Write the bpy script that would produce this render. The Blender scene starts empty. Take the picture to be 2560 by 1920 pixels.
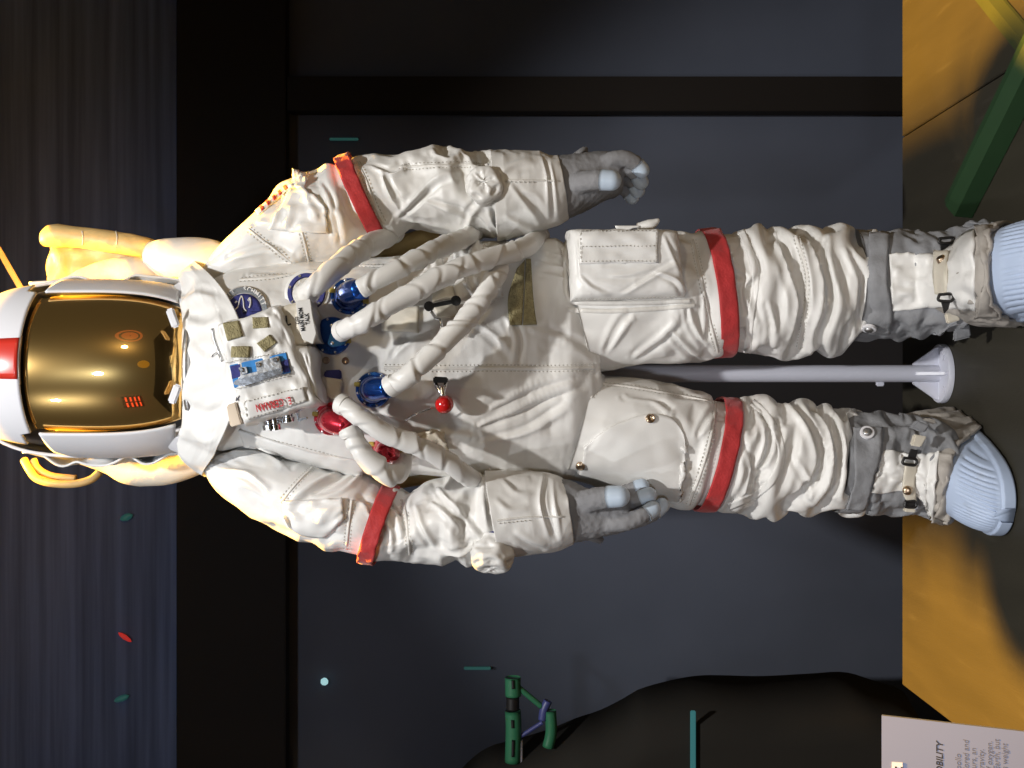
import bpy, bmesh, math, random
import numpy as np
from mathutils import Vector, Matrix
from mathutils.bvhtree import BVHTree

sc = bpy.context.scene
col = sc.collection
R = math.radians
random.seed(4)

# ------------------------------------------------------------------ camera
D = 2.2            # camera to the plane of the suit
F = 2860.0         # focal length in photograph pixels (2560 wide)
ZC = 0.87          # camera height over the platform
cam = bpy.data.cameras.new('camera')
cam.sensor_fit = 'HORIZONTAL'
cam.sensor_width = 36.0
cam.lens = 36.0 * F / 2560.0
cam.clip_end = 100
camo = bpy.data.objects.new('camera', cam)
col.objects.link(camo)
# the phone was turned: image right = down, image up = right
camo.matrix_world = Matrix(((0, 1, 0, 0), (0, 0, -1, -D), (-1, 0, 0, ZC), (0, 0, 0, 1)))
sc.camera = camo

# ------------------------------------------------------------------ world, lamps, exposure
w = bpy.data.worlds.new('World'); sc.world = w; w.use_nodes = True
bg = w.node_tree.nodes['Background']
bg.inputs[0].default_value = (1.0, 0.93, 0.80, 1); bg.inputs[1].default_value = 0.062
sc.view_settings.view_transform = 'Standard'
sc.view_settings.look = 'None'
sc.view_settings.exposure = 0
sc.view_settings.gamma = 1
sc.cycles.max_bounces = 6

def lamp(name, loc, target, power, size, colr, spread=180, kind='AREA', blend=.3):
    l = bpy.data.lights.new(name, kind)
    l.energy = power; l.color = colr
    if kind == 'AREA':
        l.shape = 'DISK'; l.size = size; l.spread = R(spread)
    else:
        l.shadow_soft_size = size; l.spot_size = R(spread); l.spot_blend = blend
    o = bpy.data.objects.new(name, l); col.objects.link(o)
    o.location = loc
    o.rotation_euler = (Vector(target) - Vector(loc)).to_track_quat('-Z', 'Y').to_euler()
    return o
lamp('key_spot', (0.25, -2.9, 4.55), (0, 0, .80), 740, .08, (1, .985, .965), 34, 'SPOT', .5)
lamp('second_spot', (-1.75, -1.7, 2.75), (0, 0, .6), 66, .05, (.95, .975, 1), 48, 'SPOT', .8)
lamp('fill_spot', (1.5, -2.6, 1.7), (0, 0, .9), 34, .10, (1, .76, .44), 44, 'SPOT', .6)
lamp('low_spot', (-.5, -2.9, .75), (0, 0, .25), 46, .10, (.90, .93, 1), 32, 'SPOT', .7)
lamp('amber_spot', (0.02, .46, 3.75), (.02, .10, 0), 4300, .10, (1, .49, .04), 35, 'SPOT', .4)
lamp('pack_spot', (1.0, -.5, 3.0), (.30, .26, 1.72), 20, .05, (1, .52, .06), 15, 'SPOT', .6)  # added lamp, put in only to light the pack front amber
lamp('wall_spot', (-.35, -2.7, 2.3), (-.55, 1.5, 1.75), 88, .1, (.76, .86, 1), 46, 'SPOT', 1)

# ------------------------------------------------------------------ helpers
def W(px, py, y=0.0):
    k = (D + y) / F
    return np.array(((960 - py) * k, y, ZC + (1280 - px) * k))
def proj(p):
    k = F / (D + p[1])
    return 1280 - (p[2] - ZC) * k, 960 - p[0] * k

def empty(name, loc, label=None, cat=None, group=None):
    o = bpy.data.objects.new(name, None); col.objects.link(o)
    o.location = loc; o.empty_display_size = .05
    return tag(o, label, cat, group)
def tag(o, label=None, cat=None, group=None, kind=None):
    if label: o['label'] = label
    if cat: o['category'] = cat
    if group: o['group'] = group
    if kind: o['kind'] = kind
    return o
def mesh_obj(name, verts, faces, mat, parent=None, smooth=True, label=None, kind=None):
    me = bpy.data.meshes.new(name)
    me.from_pydata([tuple(map(float, v)) for v in verts], [], [tuple(map(int, f)) for f in faces])
    me.update()
    return link(name, me, mat, parent, smooth, label, kind)
def root_loc(p):
    v = Vector((0, 0, 0))
    while p is not None:
        v += p.location; p = p.parent
    return v
def link(name, me, mat, parent=None, smooth=True, label=None, kind=None):
    if mat and not me.materials: me.materials.append(mat)
    if smooth: me.polygons.foreach_set('use_smooth', [True] * len(me.polygons))
    o = bpy.data.objects.new(name, me); col.objects.link(o)
    if parent is not None:
        o.parent = parent
        if parent.type == 'EMPTY': o.matrix_parent_inverse = Matrix.Translation(-root_loc(parent))
    if label: o['label'] = label
    if kind: o['kind'] = kind
    return o

def catmull(pts, n):
    """resample rows of a (k, m) array to n rows, uniform in arc length of the first 3 columns"""
    P = np.asarray(pts, float); k = len(P)
    if k == 2:
        t = np.linspace(0, 1, n)[:, None]; return P[0] * (1 - t) + P[1] * t
    E = np.vstack((2 * P[0] - P[1], P, 2 * P[-1] - P[-2]))
    out = []
    for i in range(k - 1):
        p0, p1, p2, p3 = E[i:i + 4]
        t = np.linspace(0, 1, 24, endpoint=False)[:, None]
        out.append(.5 * ((2 * p1) + (-p0 + p2) * t + (2 * p0 - 5 * p1 + 4 * p2 - p3) * t ** 2 + (-p0 + 3 * p1 - 3 * p2 + p3) * t ** 3))
    Q = np.vstack(out + [P[-1:]])
    s = np.concatenate(([0], np.cumsum(np.linalg.norm(np.diff(Q[:, :3], axis=0), axis=1))))
    s /= s[-1]
    t = np.linspace(0, 1, n)
    return np.stack([np.interp(t, s, Q[:, j]) for j in range(Q.shape[1])], 1)

def loft(secs, nu, nv, e=2.0):
    """secs: (A px, B px, depth centre, depth radius); v = .25 faces the viewer, v = 0 is B, v = .5 is A"""
    rows = []
    for A, B, yc, rd in secs:
        a = W(*A, yc); b = W(*B, yc)
        rows.append(np.concatenate(((a + b) / 2, (b - a) / 2, [rd])))
    Q = catmull(rows, nu)
    th = np.arange(nv) / nv * 2 * np.pi
    c = np.sign(np.cos(th)) * np.abs(np.cos(th)) ** (2 / e)
    s = np.sign(np.sin(th)) * np.abs(np.sin(th)) ** (2 / e)
    P = Q[:, None, :3] + Q[:, None, 3:6] * c[None, :, None]
    P[:, :, 1] -= Q[:, None, 6] * s[None, :]
    return P
def tube(pts, nu, nv):
    """pts: rows of (world xyz, radius)"""
    Q = catmull(pts, nu)
    C = Q[:, :3]; T = np.gradient(C, axis=0); T /= np.linalg.norm(T, axis=1)[:, None]
    up = np.array((0, 1., 0)); N = np.zeros_like(C)
    n = up - T[0] * up.dot(T[0]); n /= np.linalg.norm(n)
    for i in range(nu):
        n = n - T[i] * n.dot(T[i]); n /= np.linalg.norm(n); N[i] = n
    Bn = np.cross(T, N)
    th = np.arange(nv) / nv * 2 * np.pi
    return C[:, None] + Q[:, None, 3:4] * (N[:, None] * np.cos(th)[None, :, None] + Bn[:, None] * np.sin(th)[None, :, None])
def ptube(pts, nu, nv):
    return tube([np.append(W(p[0], p[1], p[2]), p[3]) for p in pts], nu, nv)

def normals(P, closed=True):
    du = np.gradient(P, axis=0)
    if closed: dv = (np.roll(P, -1, 1) - np.roll(P, 1, 1)) / 2
    else: dv = np.gradient(P, axis=1)
    n = np.cross(du, dv); l = np.linalg.norm(n, axis=2, keepdims=True); n = n / np.maximum(l, 1e-12)
    return n
def outward(P, closed=True):
    n = normals(P, closed)
    if closed:
        c = P.mean(1, keepdims=True)
        return -n if ((P - c) * n).sum() < 0 else n
    return -n if (n * np.array((0, -.8, .6))).sum() < 0 else n       # open sheets face the viewer

def resize(d, nu, nv, closed):
    mu, mv = d.shape[:2]
    tu = np.linspace(0, mu - 1, nu); i = np.minimum(tu.astype(int), mu - 2); fu = (tu - i)[:, None, None]
    d = d[i] * (1 - fu) + d[i + 1] * fu
    if closed:
        tv = np.arange(nv) * mv / nv; j = tv.astype(int); fv = (tv - j)[None, :, None]
        return d[:, j % mv] * (1 - fv) + d[:, (j + 1) % mv] * fv
    tv = np.linspace(0, mv - 1, nv); j = np.minimum(tv.astype(int), mv - 2); fv = (tv - j)[None, :, None]
    return d[:, j] * (1 - fv) + d[:, j + 1] * fv
def snoise(shape, cell, rng, closed=True):
    nu, nv = shape
    a = rng.standard_normal((max(3, int(nu / cell) + 2), max(3, int(nv / cell) + 2), 1))
    for _ in range(1):
        a = a
    return resize(a, nu, nv, closed)[:, :, 0]

def crumple(P0, su=1.05, sv=1.03, lo=-.010, hi=.014, seed=1, levels=(4, 2, 1), iters=(70, 50, 26),
            bend=.25, noise=.35, closed=True, g=0.0, pin=(True, True), relax=1, sharp=.9, rad=5, facet=None):
    """cloth relaxation: the sheet has more length than its form and has to buckle; lo/hi bound the lift off the form"""
    rng = np.random.default_rng(seed)
    NU, NV = P0.shape[:2]
    full = lambda a: np.broadcast_to(np.asarray(a, float), (NU, NV))
    su, sv, lo, hi = map(full, (su, sv, lo, hi))
    disp = None
    for k, it in zip(levels, iters):
        Q0 = P0[::k, ::k]; nu, nv = Q0.shape[:2]
        N = outward(Q0, closed)
        a, b, l_, h_ = (x[::k, ::k] for x in (su, sv, lo, hi))
        nx = (lambda x: np.roll(x, -1, 1)) if closed else (lambda x: x[:, 1:])
        cu = lambda x: x if closed else x[:, :-1]
        Lu = np.linalg.norm(Q0[1:] - Q0[:-1], axis=2) * (a[1:] + a[:-1]) / 2
        Lv = np.linalg.norm(nx(Q0) - cu(Q0), axis=2) * (cu(b) + nx(b)) / 2
        fm = lambda v, s1, s2: np.sqrt((v * np.stack([s1] * 3, 2)) ** 2)
        d1 = nx(Q0)[1:] - cu(Q0)[:-1]; d2 = nx(Q0)[:-1] - cu(Q0)[1:]
        mean = (cu(a)[1:] + cu(b)[1:]) / 2
        L1 = np.linalg.norm(d1, axis=2) * mean; L2 = np.linalg.norm(d2, axis=2) * mean
        cell = np.median(Lu)
        if disp is None: p = Q0 + N * (snoise((nu, nv), 1.5, rng, closed) * cell * noise)[:, :, None]
        else:
            p = Q0 + resize(disp, nu, nv, closed) + N * (snoise((nu, nv), 1.5, rng, closed) * cell * noise * .10)[:, :, None]
        Bu = np.linalg.norm(Q0[2:] - Q0[:-2], axis=2) * a[1:-1]
        if closed: Bv = np.linalg.norm(np.roll(Q0, -2, 1) - Q0, axis=2) * b
        else: Bv = np.linalg.norm(Q0[:, 2:] - Q0[:, :-2], axis=2) * b[:, 1:-1]
        def cor(d, L, kk):
            l = np.sqrt((d * d).sum(2)) + 1e-9
            return d * ((l - L) / l * .5 * kk)[:, :, None]
        for _ in range(it):
            c = np.zeros_like(p)
            x = cor(p[1:] - p[:-1], Lu, 1); c[:-1] += x; c[1:] -= x
            if closed:
                x = cor(np.roll(p, -1, 1) - p, Lv, 1); c += x; c -= np.roll(x, 1, 1)
                q = np.roll(p, -1, 1)
                x = cor(q[1:] - p[:-1], L1, .6); c[:-1] += x; c[1:] -= np.roll(x, 1, 1)
                x = cor(q[:-1] - p[1:], L2, .6); c[1:] += x; c[:-1] -= np.roll(x, 1, 1)
                x = cor(np.roll(p, -2, 1) - p, Bv, bend); c += x; c -= np.roll(x, 2, 1)
            else:
                x = cor(p[:, 1:] - p[:, :-1], Lv, 1); c[:, :-1] += x; c[:, 1:] -= x
                x = cor(p[1:, 1:] - p[:-1, :-1], L1, .6); c[:-1, :-1] += x; c[1:, 1:] -= x
                x = cor(p[:-1, 1:] - p[1:, :-1], L2, .6); c[1:, :-1] += x; c[:-1, 1:] -= x
                x = cor(p[:, 2:] - p[:, :-2], Bv, bend); c[:, :-2] += x; c[:, 2:] -= x
            x = cor(p[2:] - p[:-2], Bu, bend); c[:-2] += x; c[2:] -= x
            c *= .46
            c[:, :, 2] -= g * cell
            if pin[0]: c[0] = 0
            if pin[1]: c[-1] = 0
            p += c
            e = p - Q0; d = (e * N).sum(2)
            p += N * (np.clip(d, l_, h_) - d)[:, :, None]
        disp = p - Q0
    for _ in range(relax):
        q = p.copy()
        q[1:-1] = p[1:-1] * .5 + (p[2:] + p[:-2]) * .25
        if closed: q = q * .5 + (np.roll(q, 1, 1) + np.roll(q, -1, 1)) * .25
        p = q
    if sharp:      # crisp the creases: unsharp mask on the lift off the form
        N = outward(P0, closed); d = ((p - P0) * N).sum(2); b = d.copy()
        for _ in range(rad * 2):
            c = b.copy(); c[1:-1] = b[1:-1] * .5 + (b[2:] + b[:-2]) * .25; b = c
            if closed: b = b * .5 + (np.roll(b, 1, 1) + np.roll(b, -1, 1)) * .25
            else:
                c = b.copy(); c[:, 1:-1] = b[:, 1:-1] * .5 + (b[:, 2:] + b[:, :-2]) * .25; b = c
        x = (d - b) * sharp
        p = p + N * np.clip(x, -.003, .003)[:, :, None]
        for _ in range(1):
            q = p.copy()
            q[1:-1] = p[1:-1] * .6 + (p[2:] + p[:-2]) * .2
            if closed: q = q * .6 + (np.roll(q, 1, 1) + np.roll(q, -1, 1)) * .2
            p = q
    if facet:      # crumpled facets: hollow cells meeting in crisp ridges
        for sp, am in facet:
            N = outward(p, closed)
            q = p.reshape(-1, 3)
            area = np.linalg.norm(np.cross(np.diff(p, axis=0)[:, :-1], np.diff(p, axis=1)[:-1]), axis=2).sum()
            n = int(np.clip(area / sp ** 2, 6, 900))
            S = q[rng.choice(len(q), n, replace=False)]
            wq = q + np.stack([snoise((NU, NV), max(NU, NV) / 14, rng, closed).ravel() for _ in range(3)], 1) * sp * .30
            an = np.array((1.0, 1.0, .72))
            best = np.full(len(q), 9.)
            for k in range(n):
                x = wq - S[k]; x *= an
                np.minimum(best, (x * x).sum(1), out=best)
            f = np.minimum(best / sp ** 2, 1.2).reshape(NU, NV)          # squared distance: hollow cell, sharp rim
            f = f - f.mean()
            msk = np.clip(.75 + .6 * snoise((NU, NV), max(NU, NV) / 5, rng, closed), .15, 1.5)
            lim = np.clip((hi - lo - .0035) / .012, .2, 1)
            p = p + N * (f * am * msk * lim)[..., None]
    return p

FOLDS = []
def fold(P, lines, closed=True):
    """pulls long tension creases into a form: (pixel line, width px, lift m, valley side)"""
    N = outward(P, closed); k = F / (D + P[..., 1])
    px = 1280 - (P[..., 2] - ZC) * k; py = 960 - P[..., 0] * k
    front = np.clip(-N[..., 1] * 3, 0, 1)
    d = np.zeros(P.shape[:2])
    for line, wd, amp, side in lines:
        L = catmull(np.c_[np.array(line, float), np.zeros(len(line))], 24)[:, :2] if len(line) > 2 else lin(line, 24)
        T = np.gradient(L, axis=0); T /= np.linalg.norm(T, axis=1)[:, None]
        dx = px[..., None] - L[:, 0]; dy = py[..., None] - L[:, 1]
        q = dx * dx + dy * dy; i = q.argmin(2); ii = np.expand_dims(i, 2)
        gx = np.take_along_axis(dx, ii, 2)[..., 0]; gy = np.take_along_axis(dy, ii, 2)[..., 0]
        r = np.where((i > 0) & (i < 23), np.abs(gx * T[i, 1] - gy * T[i, 0]), np.sqrt(np.take_along_axis(q, ii, 2)[..., 0]))
        sg = np.sign(np.take_along_axis(dx, ii, 2)[..., 0] * T[i, 1] - np.take_along_axis(dy, ii, 2)[..., 0] * T[i, 0])
        ds = np.linalg.norm(L[1] - L[0]); t = np.clip((i + (gx * T[i, 0] + gy * T[i, 1]) / ds) / 23., 0, 1); tap = np.clip(np.sin(t * math.pi), 0, 1) ** .5 * .85 + .15
        ww = wd * (.6 + .5 * t)
        x = r * sg / ww
        prof = np.exp(-np.abs(x) ** 1.5 * 1.4) - (.75 * np.exp(-((x - side * 1.25) / .7) ** 2) if side else 0)
        d += amp * tap * prof * np.exp(-(np.maximum(0, r - ww) / (2.5 * wd)) ** 2)
    return P + N * (d * front)[..., None]

def grid_faces(nu, nv, closed, flip=False, off=0):
    i = np.arange(nu - 1)[:, None]; j = np.arange(nv if closed else nv - 1)[None, :]
    j2 = (j + 1) % nv
    f = np.stack(((i * nv + j), (i * nv + j2), ((i + 1) * nv + j2), ((i + 1) * nv + j)), 2).reshape(-1, 4) + off
    return f[:, ::-1] if flip else f
def grid_obj(name, P, mat, parent=None, closed=True, thick=0, cap=False, label=None, smooth=True):
    nu, nv = P.shape[:2]
    N = outward(P, closed)
    raw = normals(P, closed)
    flip = (raw * N).sum() < 0
    V = P.reshape(-1, 3); Fc = [grid_faces(nu, nv, closed, flip)]
    if thick:
        V2 = (P - N * thick).reshape(-1, 3); n = len(V)
        V = np.vstack((V, V2)); Fc.append(grid_faces(nu, nv, closed, not flip, n))
        rims = []
        rows = [(0, True), (nu - 1, False)]
        for r, s in rows:
            j = np.arange(nv if closed else nv - 1); a = r * nv + j; b = r * nv + (j + 1) % nv
            q = np.stack((a, b, b + n, a + n), 1)
            rims.append(q[:, ::-1] if s ^ flip else q)
        if not closed:
            for cidx, s in ((0, False), (nv - 1, True)):
                i = np.arange(nu - 1); a = i * nv + cidx; b = (i + 1) * nv + cidx
                q = np.stack((a, b, b + n, a + n), 1)
                rims.append(q[:, ::-1] if s ^ flip else q)
        Fc += rims
    faces = [tuple(f) for f in np.vstack(Fc)]
    if cap:
        if cap in (True, 1): faces.append(tuple(range(nv)) if not flip else tuple(range(nv))[::-1])
        if cap in (True, 2): faces.append(tuple((nu - 1) * nv + j for j in range(nv))[::-1])
    return mesh_obj(name, V, faces, mat, parent, smooth, label)

SURF = {}
def bvh_of(*Ps):
    V = []; Fc = []; off = 0
    for P, closed in Ps:
        nu, nv = P.shape[:2]
        V.append(P.reshape(-1, 3)); Fc.append(grid_faces(nu, nv, closed, False, off)); off += nu * nv
    return BVHTree.FromPolygons([tuple(v) for v in np.vstack(V)], [tuple(int(i) for i in f) for f in np.vstack(Fc)])
EYE = Vector((0, -D, ZC))
def hit(bvh, px, py):
    d = (Vector(W(px, py, 0)) - EYE).normalized()
    h = bvh.ray_cast(EYE, d)
    if h[0] is None: return None
    n = h[1]
    if n.dot(d) > 0: n = -n
    return np.array(h[0]), np.array(n)
def drape_pts(bvh, G, off, smooth=2):
    """G (nu,nv,2) pixels laid on the surfaces of bvh; holes take the depth of their neighbours"""
    nu, nv = G.shape[:2]
    Y = np.full((nu, nv), np.nan)
    for i in range(nu):
        for j in range(nv):
            h = hit(bvh, *G[i, j])
            if h: Y[i, j] = h[0][1]
    bad = np.isnan(Y)
    if bad.any():
        Y[bad] = np.nanmean(Y)
    for _ in range(smooth):
        Z = np.pad(Y, 1, mode='edge'); Y2 = (Z[1:-1, 1:-1] * 2 + Z[2:, 1:-1] + Z[:-2, 1:-1] + Z[1:-1, 2:] + Z[1:-1, :-2]) / 6
        Y = Y2
    P = np.zeros((nu, nv, 3))
    for i in range(nu):
        for j in range(nv): P[i, j] = W(G[i, j, 0], G[i, j, 1], Y[i, j])
    N = outward(P, False)
    return P + N * off
def ruled(A, B, nu, nv):
    A = catmull(np.c_[np.array(A, float), np.zeros(len(A))], nu)[:, :2] if len(A) > 1 else np.repeat(np.array(A, float), nu, 0)
    B = catmull(np.c_[np.array(B, float), np.zeros(len(B))], nu)[:, :2] if len(B) > 1 else np.repeat(np.array(B, float), nu, 0)
    t = np.linspace(0, 1, nv)[None, :, None]
    return A[:, None] * (1 - t) + B[:, None] * t
def lin(A, n):
    A = np.array(A, float); s = np.r_[0, np.cumsum(np.linalg.norm(np.diff(A, axis=0), axis=1))]
    t = np.linspace(0, s[-1], n); return np.stack([np.interp(t, s, A[:, j]) for j in range(A.shape[1])], 1)
def drape(name, bvh, A, B, mat, parent, nu=16, nv=12, off=.003, thick=.004, smooth=2, label=None, straight=False, jit=0):
    if straight:
        a, b = lin(A, nu), lin(B, nu); t = np.linspace(0, 1, nv)[None, :, None]; G = a[:, None] * (1 - t) + b[:, None] * t
    else: G = ruled(A, B, nu, nv)
    P = drape_pts(bvh, G, off, smooth)
    if jit:
        rng = np.random.default_rng(len(name) + int(A[0][0])); N = outward(P, False)
        P = P + N * (snoise(P.shape[:2], 3, rng, False) * jit)[:, :, None]
    return grid_obj(name, P, mat, parent, False, thick, label=label)
def ribbon_verts(bvh, line, width, h, step=5, off=0.0, raw=False):
    """a raised welt along a pixel polyline"""
    L = np.array(line, float)
    n = max(4, int(np.linalg.norm(np.diff(L, axis=0), axis=1).sum() / step))
    Q = catmull(np.c_[L, np.zeros(len(L))], n)[:, :2] if len(L) > 2 else lin(L, n)
    pts = []; nrm = []
    for q in Q:
        hh = hit(bvh, *q)
        if hh: pts.append(hh[0]); nrm.append(hh[1])
    if len(pts) < 4: return None
    P = np.array(pts); N = np.array(nrm)
    for _ in range(3):
        P[1:-1] = P[1:-1] * .5 + (P[2:] + P[:-2]) * .25
        N[1:-1] = N[1:-1] * .4 + (N[2:] + N[:-2]) * .3
    N /= np.linalg.norm(N, axis=1)[:, None]
    T = np.gradient(P, axis=0); S = np.cross(T, N); S /= np.linalg.norm(S, axis=1)[:, None] + 1e-9
    return P, N, S, T
def welt(name, bvh, line, mat, parent, width=.006, h=.0022, step=5):
    r = ribbon_verts(bvh, line, width, h, step)
    if r is None: return None
    P, N, S, T = r
    prof = [(-.5, -.0015), (-.36, h * .8), (0, h), (.36, h * .8), (.5, -.0015)]
    G = np.stack([P + S * (a * width) + N * b for a, b in prof], 1)
    return grid_obj(name, G, mat, parent, False)
def stitches(name, bvh, lines, mat, parent, gap=.0075, ln=.0045, wd=.0014, lift=.0016, sides=(0,)):
    V = []; Fc = []
    for line in lines:
        r = ribbon_verts(bvh, line, 0, 0, 4)
        if r is None: continue
        P, N, S, T = r
        s = np.r_[0, np.cumsum(np.linalg.norm(np.diff(P, axis=0), axis=1))]
        for sd in sides:
            t = 0
            while t + ln < s[-1]:
                a = np.array([np.interp(t, s, P[:, k]) for k in range(3)]); b = np.array([np.interp(t + ln, s, P[:, k]) for k in range(3)])
                i = min(len(P) - 1, np.searchsorted(s, t)); n_, s_ = N[i], S[i]
                o = len(V)
                a = a + s_ * sd; b = b + s_ * sd
                m = (a + b) / 2
                V += [a - s_ * wd / 2, a + s_ * wd / 2, m + s_ * wd * .7 + n_ * lift, m - s_ * wd * .7 + n_ * lift, b + s_ * wd / 2, b - s_ * wd / 2]
                Fc += [(o, o + 1, o + 2, o + 3), (o + 3, o + 2, o + 4, o + 5)]
                t += gap
    if V: return mesh_obj(name, V, Fc, mat, parent, False)
def prism(name, poly, y0, y1, mat, parent=None, bevel=.0, label=None, smooth=False):
    """pixel polygon at depth y0, extruded straight back to y1"""
    bm = bmesh.new()
    a = [bm.verts.new(W(p[0], p[1], y0)) for p in poly]
    f = bm.faces.new(a)
    r = bmesh.ops.extrude_face_region(bm, geom=[f])
    for v in r['geom']:
        if isinstance(v, bmesh.types.BMVert): v.co.y += (y1 - y0)
    bmesh.ops.recalc_face_normals(bm, faces=bm.faces)
    if bevel: bmesh.ops.bevel(bm, geom=list(bm.edges), offset=bevel, segments=2, affect='EDGES', clamp_overlap=True)
    me = bpy.data.meshes.new(name); bm.to_mesh(me); bm.free()
    return link(name, me, mat, parent, smooth, label)
def rpoly(cx, cy, a, b, n=28, rot=0):
    return [(cx + a * math.cos(t) * math.cos(rot) - b * math.sin(t) * math.sin(rot), cy + a * math.cos(t) * math.sin(rot) + b * math.sin(t) * math.cos(rot)) for t in [2 * math.pi * i / n for i in range(n)]]
def box(name, c, s, mat, parent=None, bevel=.0, rot=None, label=None):
    bm = bmesh.new(); bmesh.ops.create_cube(bm, size=1)
    for v in bm.verts: v.co = Vector((v.co.x * s[0], v.co.y * s[1], v.co.z * s[2]))
    if bevel: bmesh.ops.bevel(bm, geom=list(bm.edges), offset=bevel, segments=2, affect='EDGES')
    M = Matrix.Translation(Vector(c)) @ (rot.to_4x4() if rot else Matrix())
    bmesh.ops.transform(bm, matrix=M, verts=bm.verts)
    me = bpy.data.meshes.new(name); bm.to_mesh(me); bm.free()
    return link(name, me, mat, parent, False, label)
def frame_to(n, up=(0, 0, 1)):
    n = Vector(n).normalized(); u = Vector(up); x = u.cross(n)
    if x.length < 1e-4: x = Vector((1, 0, 0))
    x.normalize(); y = n.cross(x)
    return Matrix((x, y, n)).transposed()
def lathe_data(prof, c, n, seg=28, up=(0, 0, 1)):
    """prof: (radius, height along n)"""
    M = frame_to(n, up); c = np.array(c, float)
    V = []; Fc = []
    for r, h in prof:
        for k in range(seg):
            t = 2 * math.pi * k / seg
            V.append(np.array(M @ Vector((r * math.cos(t), r * math.sin(t), h))) + c)
    for i in range(len(prof) - 1):
        for k in range(seg):
            Fc.append((i * seg + k, i * seg + (k + 1) % seg, (i + 1) * seg + (k + 1) % seg, (i + 1) * seg + k))
    Fc.append(tuple(range(seg))[::-1]); Fc.append(tuple((len(prof) - 1) * seg + k for k in range(seg)))
    return V, Fc
def lathe(name, prof, c, n, mat, parent=None, seg=28, label=None, smooth=True):
    V, Fc = lathe_data(prof, c, n, seg)
    o = mesh_obj(name, V, Fc, mat, parent, smooth, label)
    if smooth:
        o.data.set_sharp_from_angle(angle=R(40))
    return o
def rod(name, pts, r, mat, parent=None, nv=10, n=None, label=None):
    P = tube([np.append(p, r) for p in pts], n or max(6, len(pts) * 5), nv)
    return grid_obj(name, P, mat, parent, True, cap=True, label=label)
def fuse(name, parts, voxel, mat, parent, smooth=4, label=None):
    """parts: list of closed grids -> one continuous skin"""
    bm = bmesh.new()
    for P in parts:
        nu, nv = P.shape[:2]
        vs = [[bm.verts.new(P[i, j]) for j in range(nv)] for i in range(nu)]
        for i in range(nu - 1):
            for j in range(nv): bm.faces.new((vs[i][j], vs[i][(j + 1) % nv], vs[i + 1][(j + 1) % nv], vs[i + 1][j]))
        bm.faces.new(vs[0][::-1]); bm.faces.new(vs[-1])
    bmesh.ops.recalc_face_normals(bm, faces=bm.faces)
    me = bpy.data.meshes.new('tmp'); bm.to_mesh(me); bm.free()
    o = bpy.data.objects.new('tmp', me); col.objects.link(o)
    m = o.modifiers.new('r', 'REMESH'); m.mode = 'VOXEL'; m.voxel_size = voxel
    m = o.modifiers.new('s', 'SMOOTH'); m.factor = .5; m.iterations = smooth
    dg = bpy.context.evaluated_depsgraph_get()
    me2 = bpy.data.meshes.new_from_object(o.evaluated_get(dg))
    bpy.data.objects.remove(o); bpy.data.meshes.remove(me)
    me2.name = name
    me2.materials.clear()
    return link(name, me2, mat, parent, True, label)
def ball_end(pts, k=5):
    """close a tube path with a round end: rows (x,y,z,r)"""
    pts = [np.array(p, float) for p in pts]
    d = pts[-1][:3] - pts[-2][:3]; d /= np.linalg.norm(d); r = pts[-1][3]
    out = list(pts)
    for t in np.linspace(0, 1, k + 1)[1:]:
        a = t * math.pi / 2 * .97
        out.append(np.append(pts[-1][:3] + d * r * math.sin(a), r * math.cos(a)))
    return out
def raw_tube(rows, nv=14):
    """tube through the rows exactly (no resampling), for round ends"""
    Q = np.array(rows); C = Q[:, :3]; T = np.gradient(C, axis=0); T /= np.linalg.norm(T, axis=1)[:, None] + 1e-9
    up = np.array((0.03, 1., 0.02)); n = up - T[0] * up.dot(T[0]); n /= np.linalg.norm(n); th = np.arange(nv) / nv * 2 * np.pi
    P = np.zeros((len(Q), nv, 3))
    for i in range(len(Q)):
        n = n - T[i] * n.dot(T[i]); n /= np.linalg.norm(n); b = np.cross(T[i], n)
        P[i] = C[i] + Q[i, 3] * (np.cos(th)[:, None] * n + np.sin(th)[:, None] * b)
    return P
def cushion(quad, yf, yb, ns, nt, p=7, pt=None):
    """padded block: quad (4 px corners at depth yf, order: s0t0, s1t0, s1t1, s0t1), sides run back to yb"""
    a = np.sin(np.linspace(-1, 1, ns) * math.pi / 2); b = np.sin(np.linspace(-1, 1, nt) * math.pi / 2)
    c = [W(q[0], q[1], yf) for q in quad]
    S, T = np.meshgrid((a + 1) / 2, (b + 1) / 2, indexing='ij'); S = S[..., None]; T = T[..., None]
    P = c[0] * (1 - S) * (1 - T) + c[1] * S * (1 - T) + c[2] * S * T + c[3] * (1 - S) * T
    h = lambda x: np.maximum(0, 1 - np.abs(x) ** p) ** (1 / p)
    H = h(a)[:, None] * h(b)[None, :]
    P[:, :, 1] = yb + (yf - yb) * H
    return P
def text_mesh(body, size, M, mat, name, parent, bold=0.0, shear=0, align='CENTER', depth=.0006, label=None, spacing=1):
    cu = bpy.data.curves.new('t', 'FONT'); cu.body = body; cu.size = size; cu.align_x = align; cu.align_y = 'CENTER'
    cu.extrude = depth; cu.offset = bold; cu.shear = shear; cu.resolution_u = 3; cu.space_character = spacing
    o = bpy.data.objects.new('t', cu); col.objects.link(o)
    dg = bpy.context.evaluated_depsgraph_get()
    me = bpy.data.meshes.new_from_object(o.evaluated_get(dg)); me.transform(M); me.name = name
    bpy.data.objects.remove(o); bpy.data.curves.remove(cu)
    me.materials.clear()
    return link(name, me, mat, parent, False, label)
def face_mat(loc, right, up):
    r = Vector(right).normalized(); u = Vector(up); u = (u - r * u.dot(r)).normalized(); n = r.cross(u)
    M = Matrix((r, u, n)).transposed().to_4x4(); M.translation = Vector(loc); return M
def pdir(px0, py0, px1, py1, y):
    return W(px1, py1, y) - W(px0, py0, y)

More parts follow.
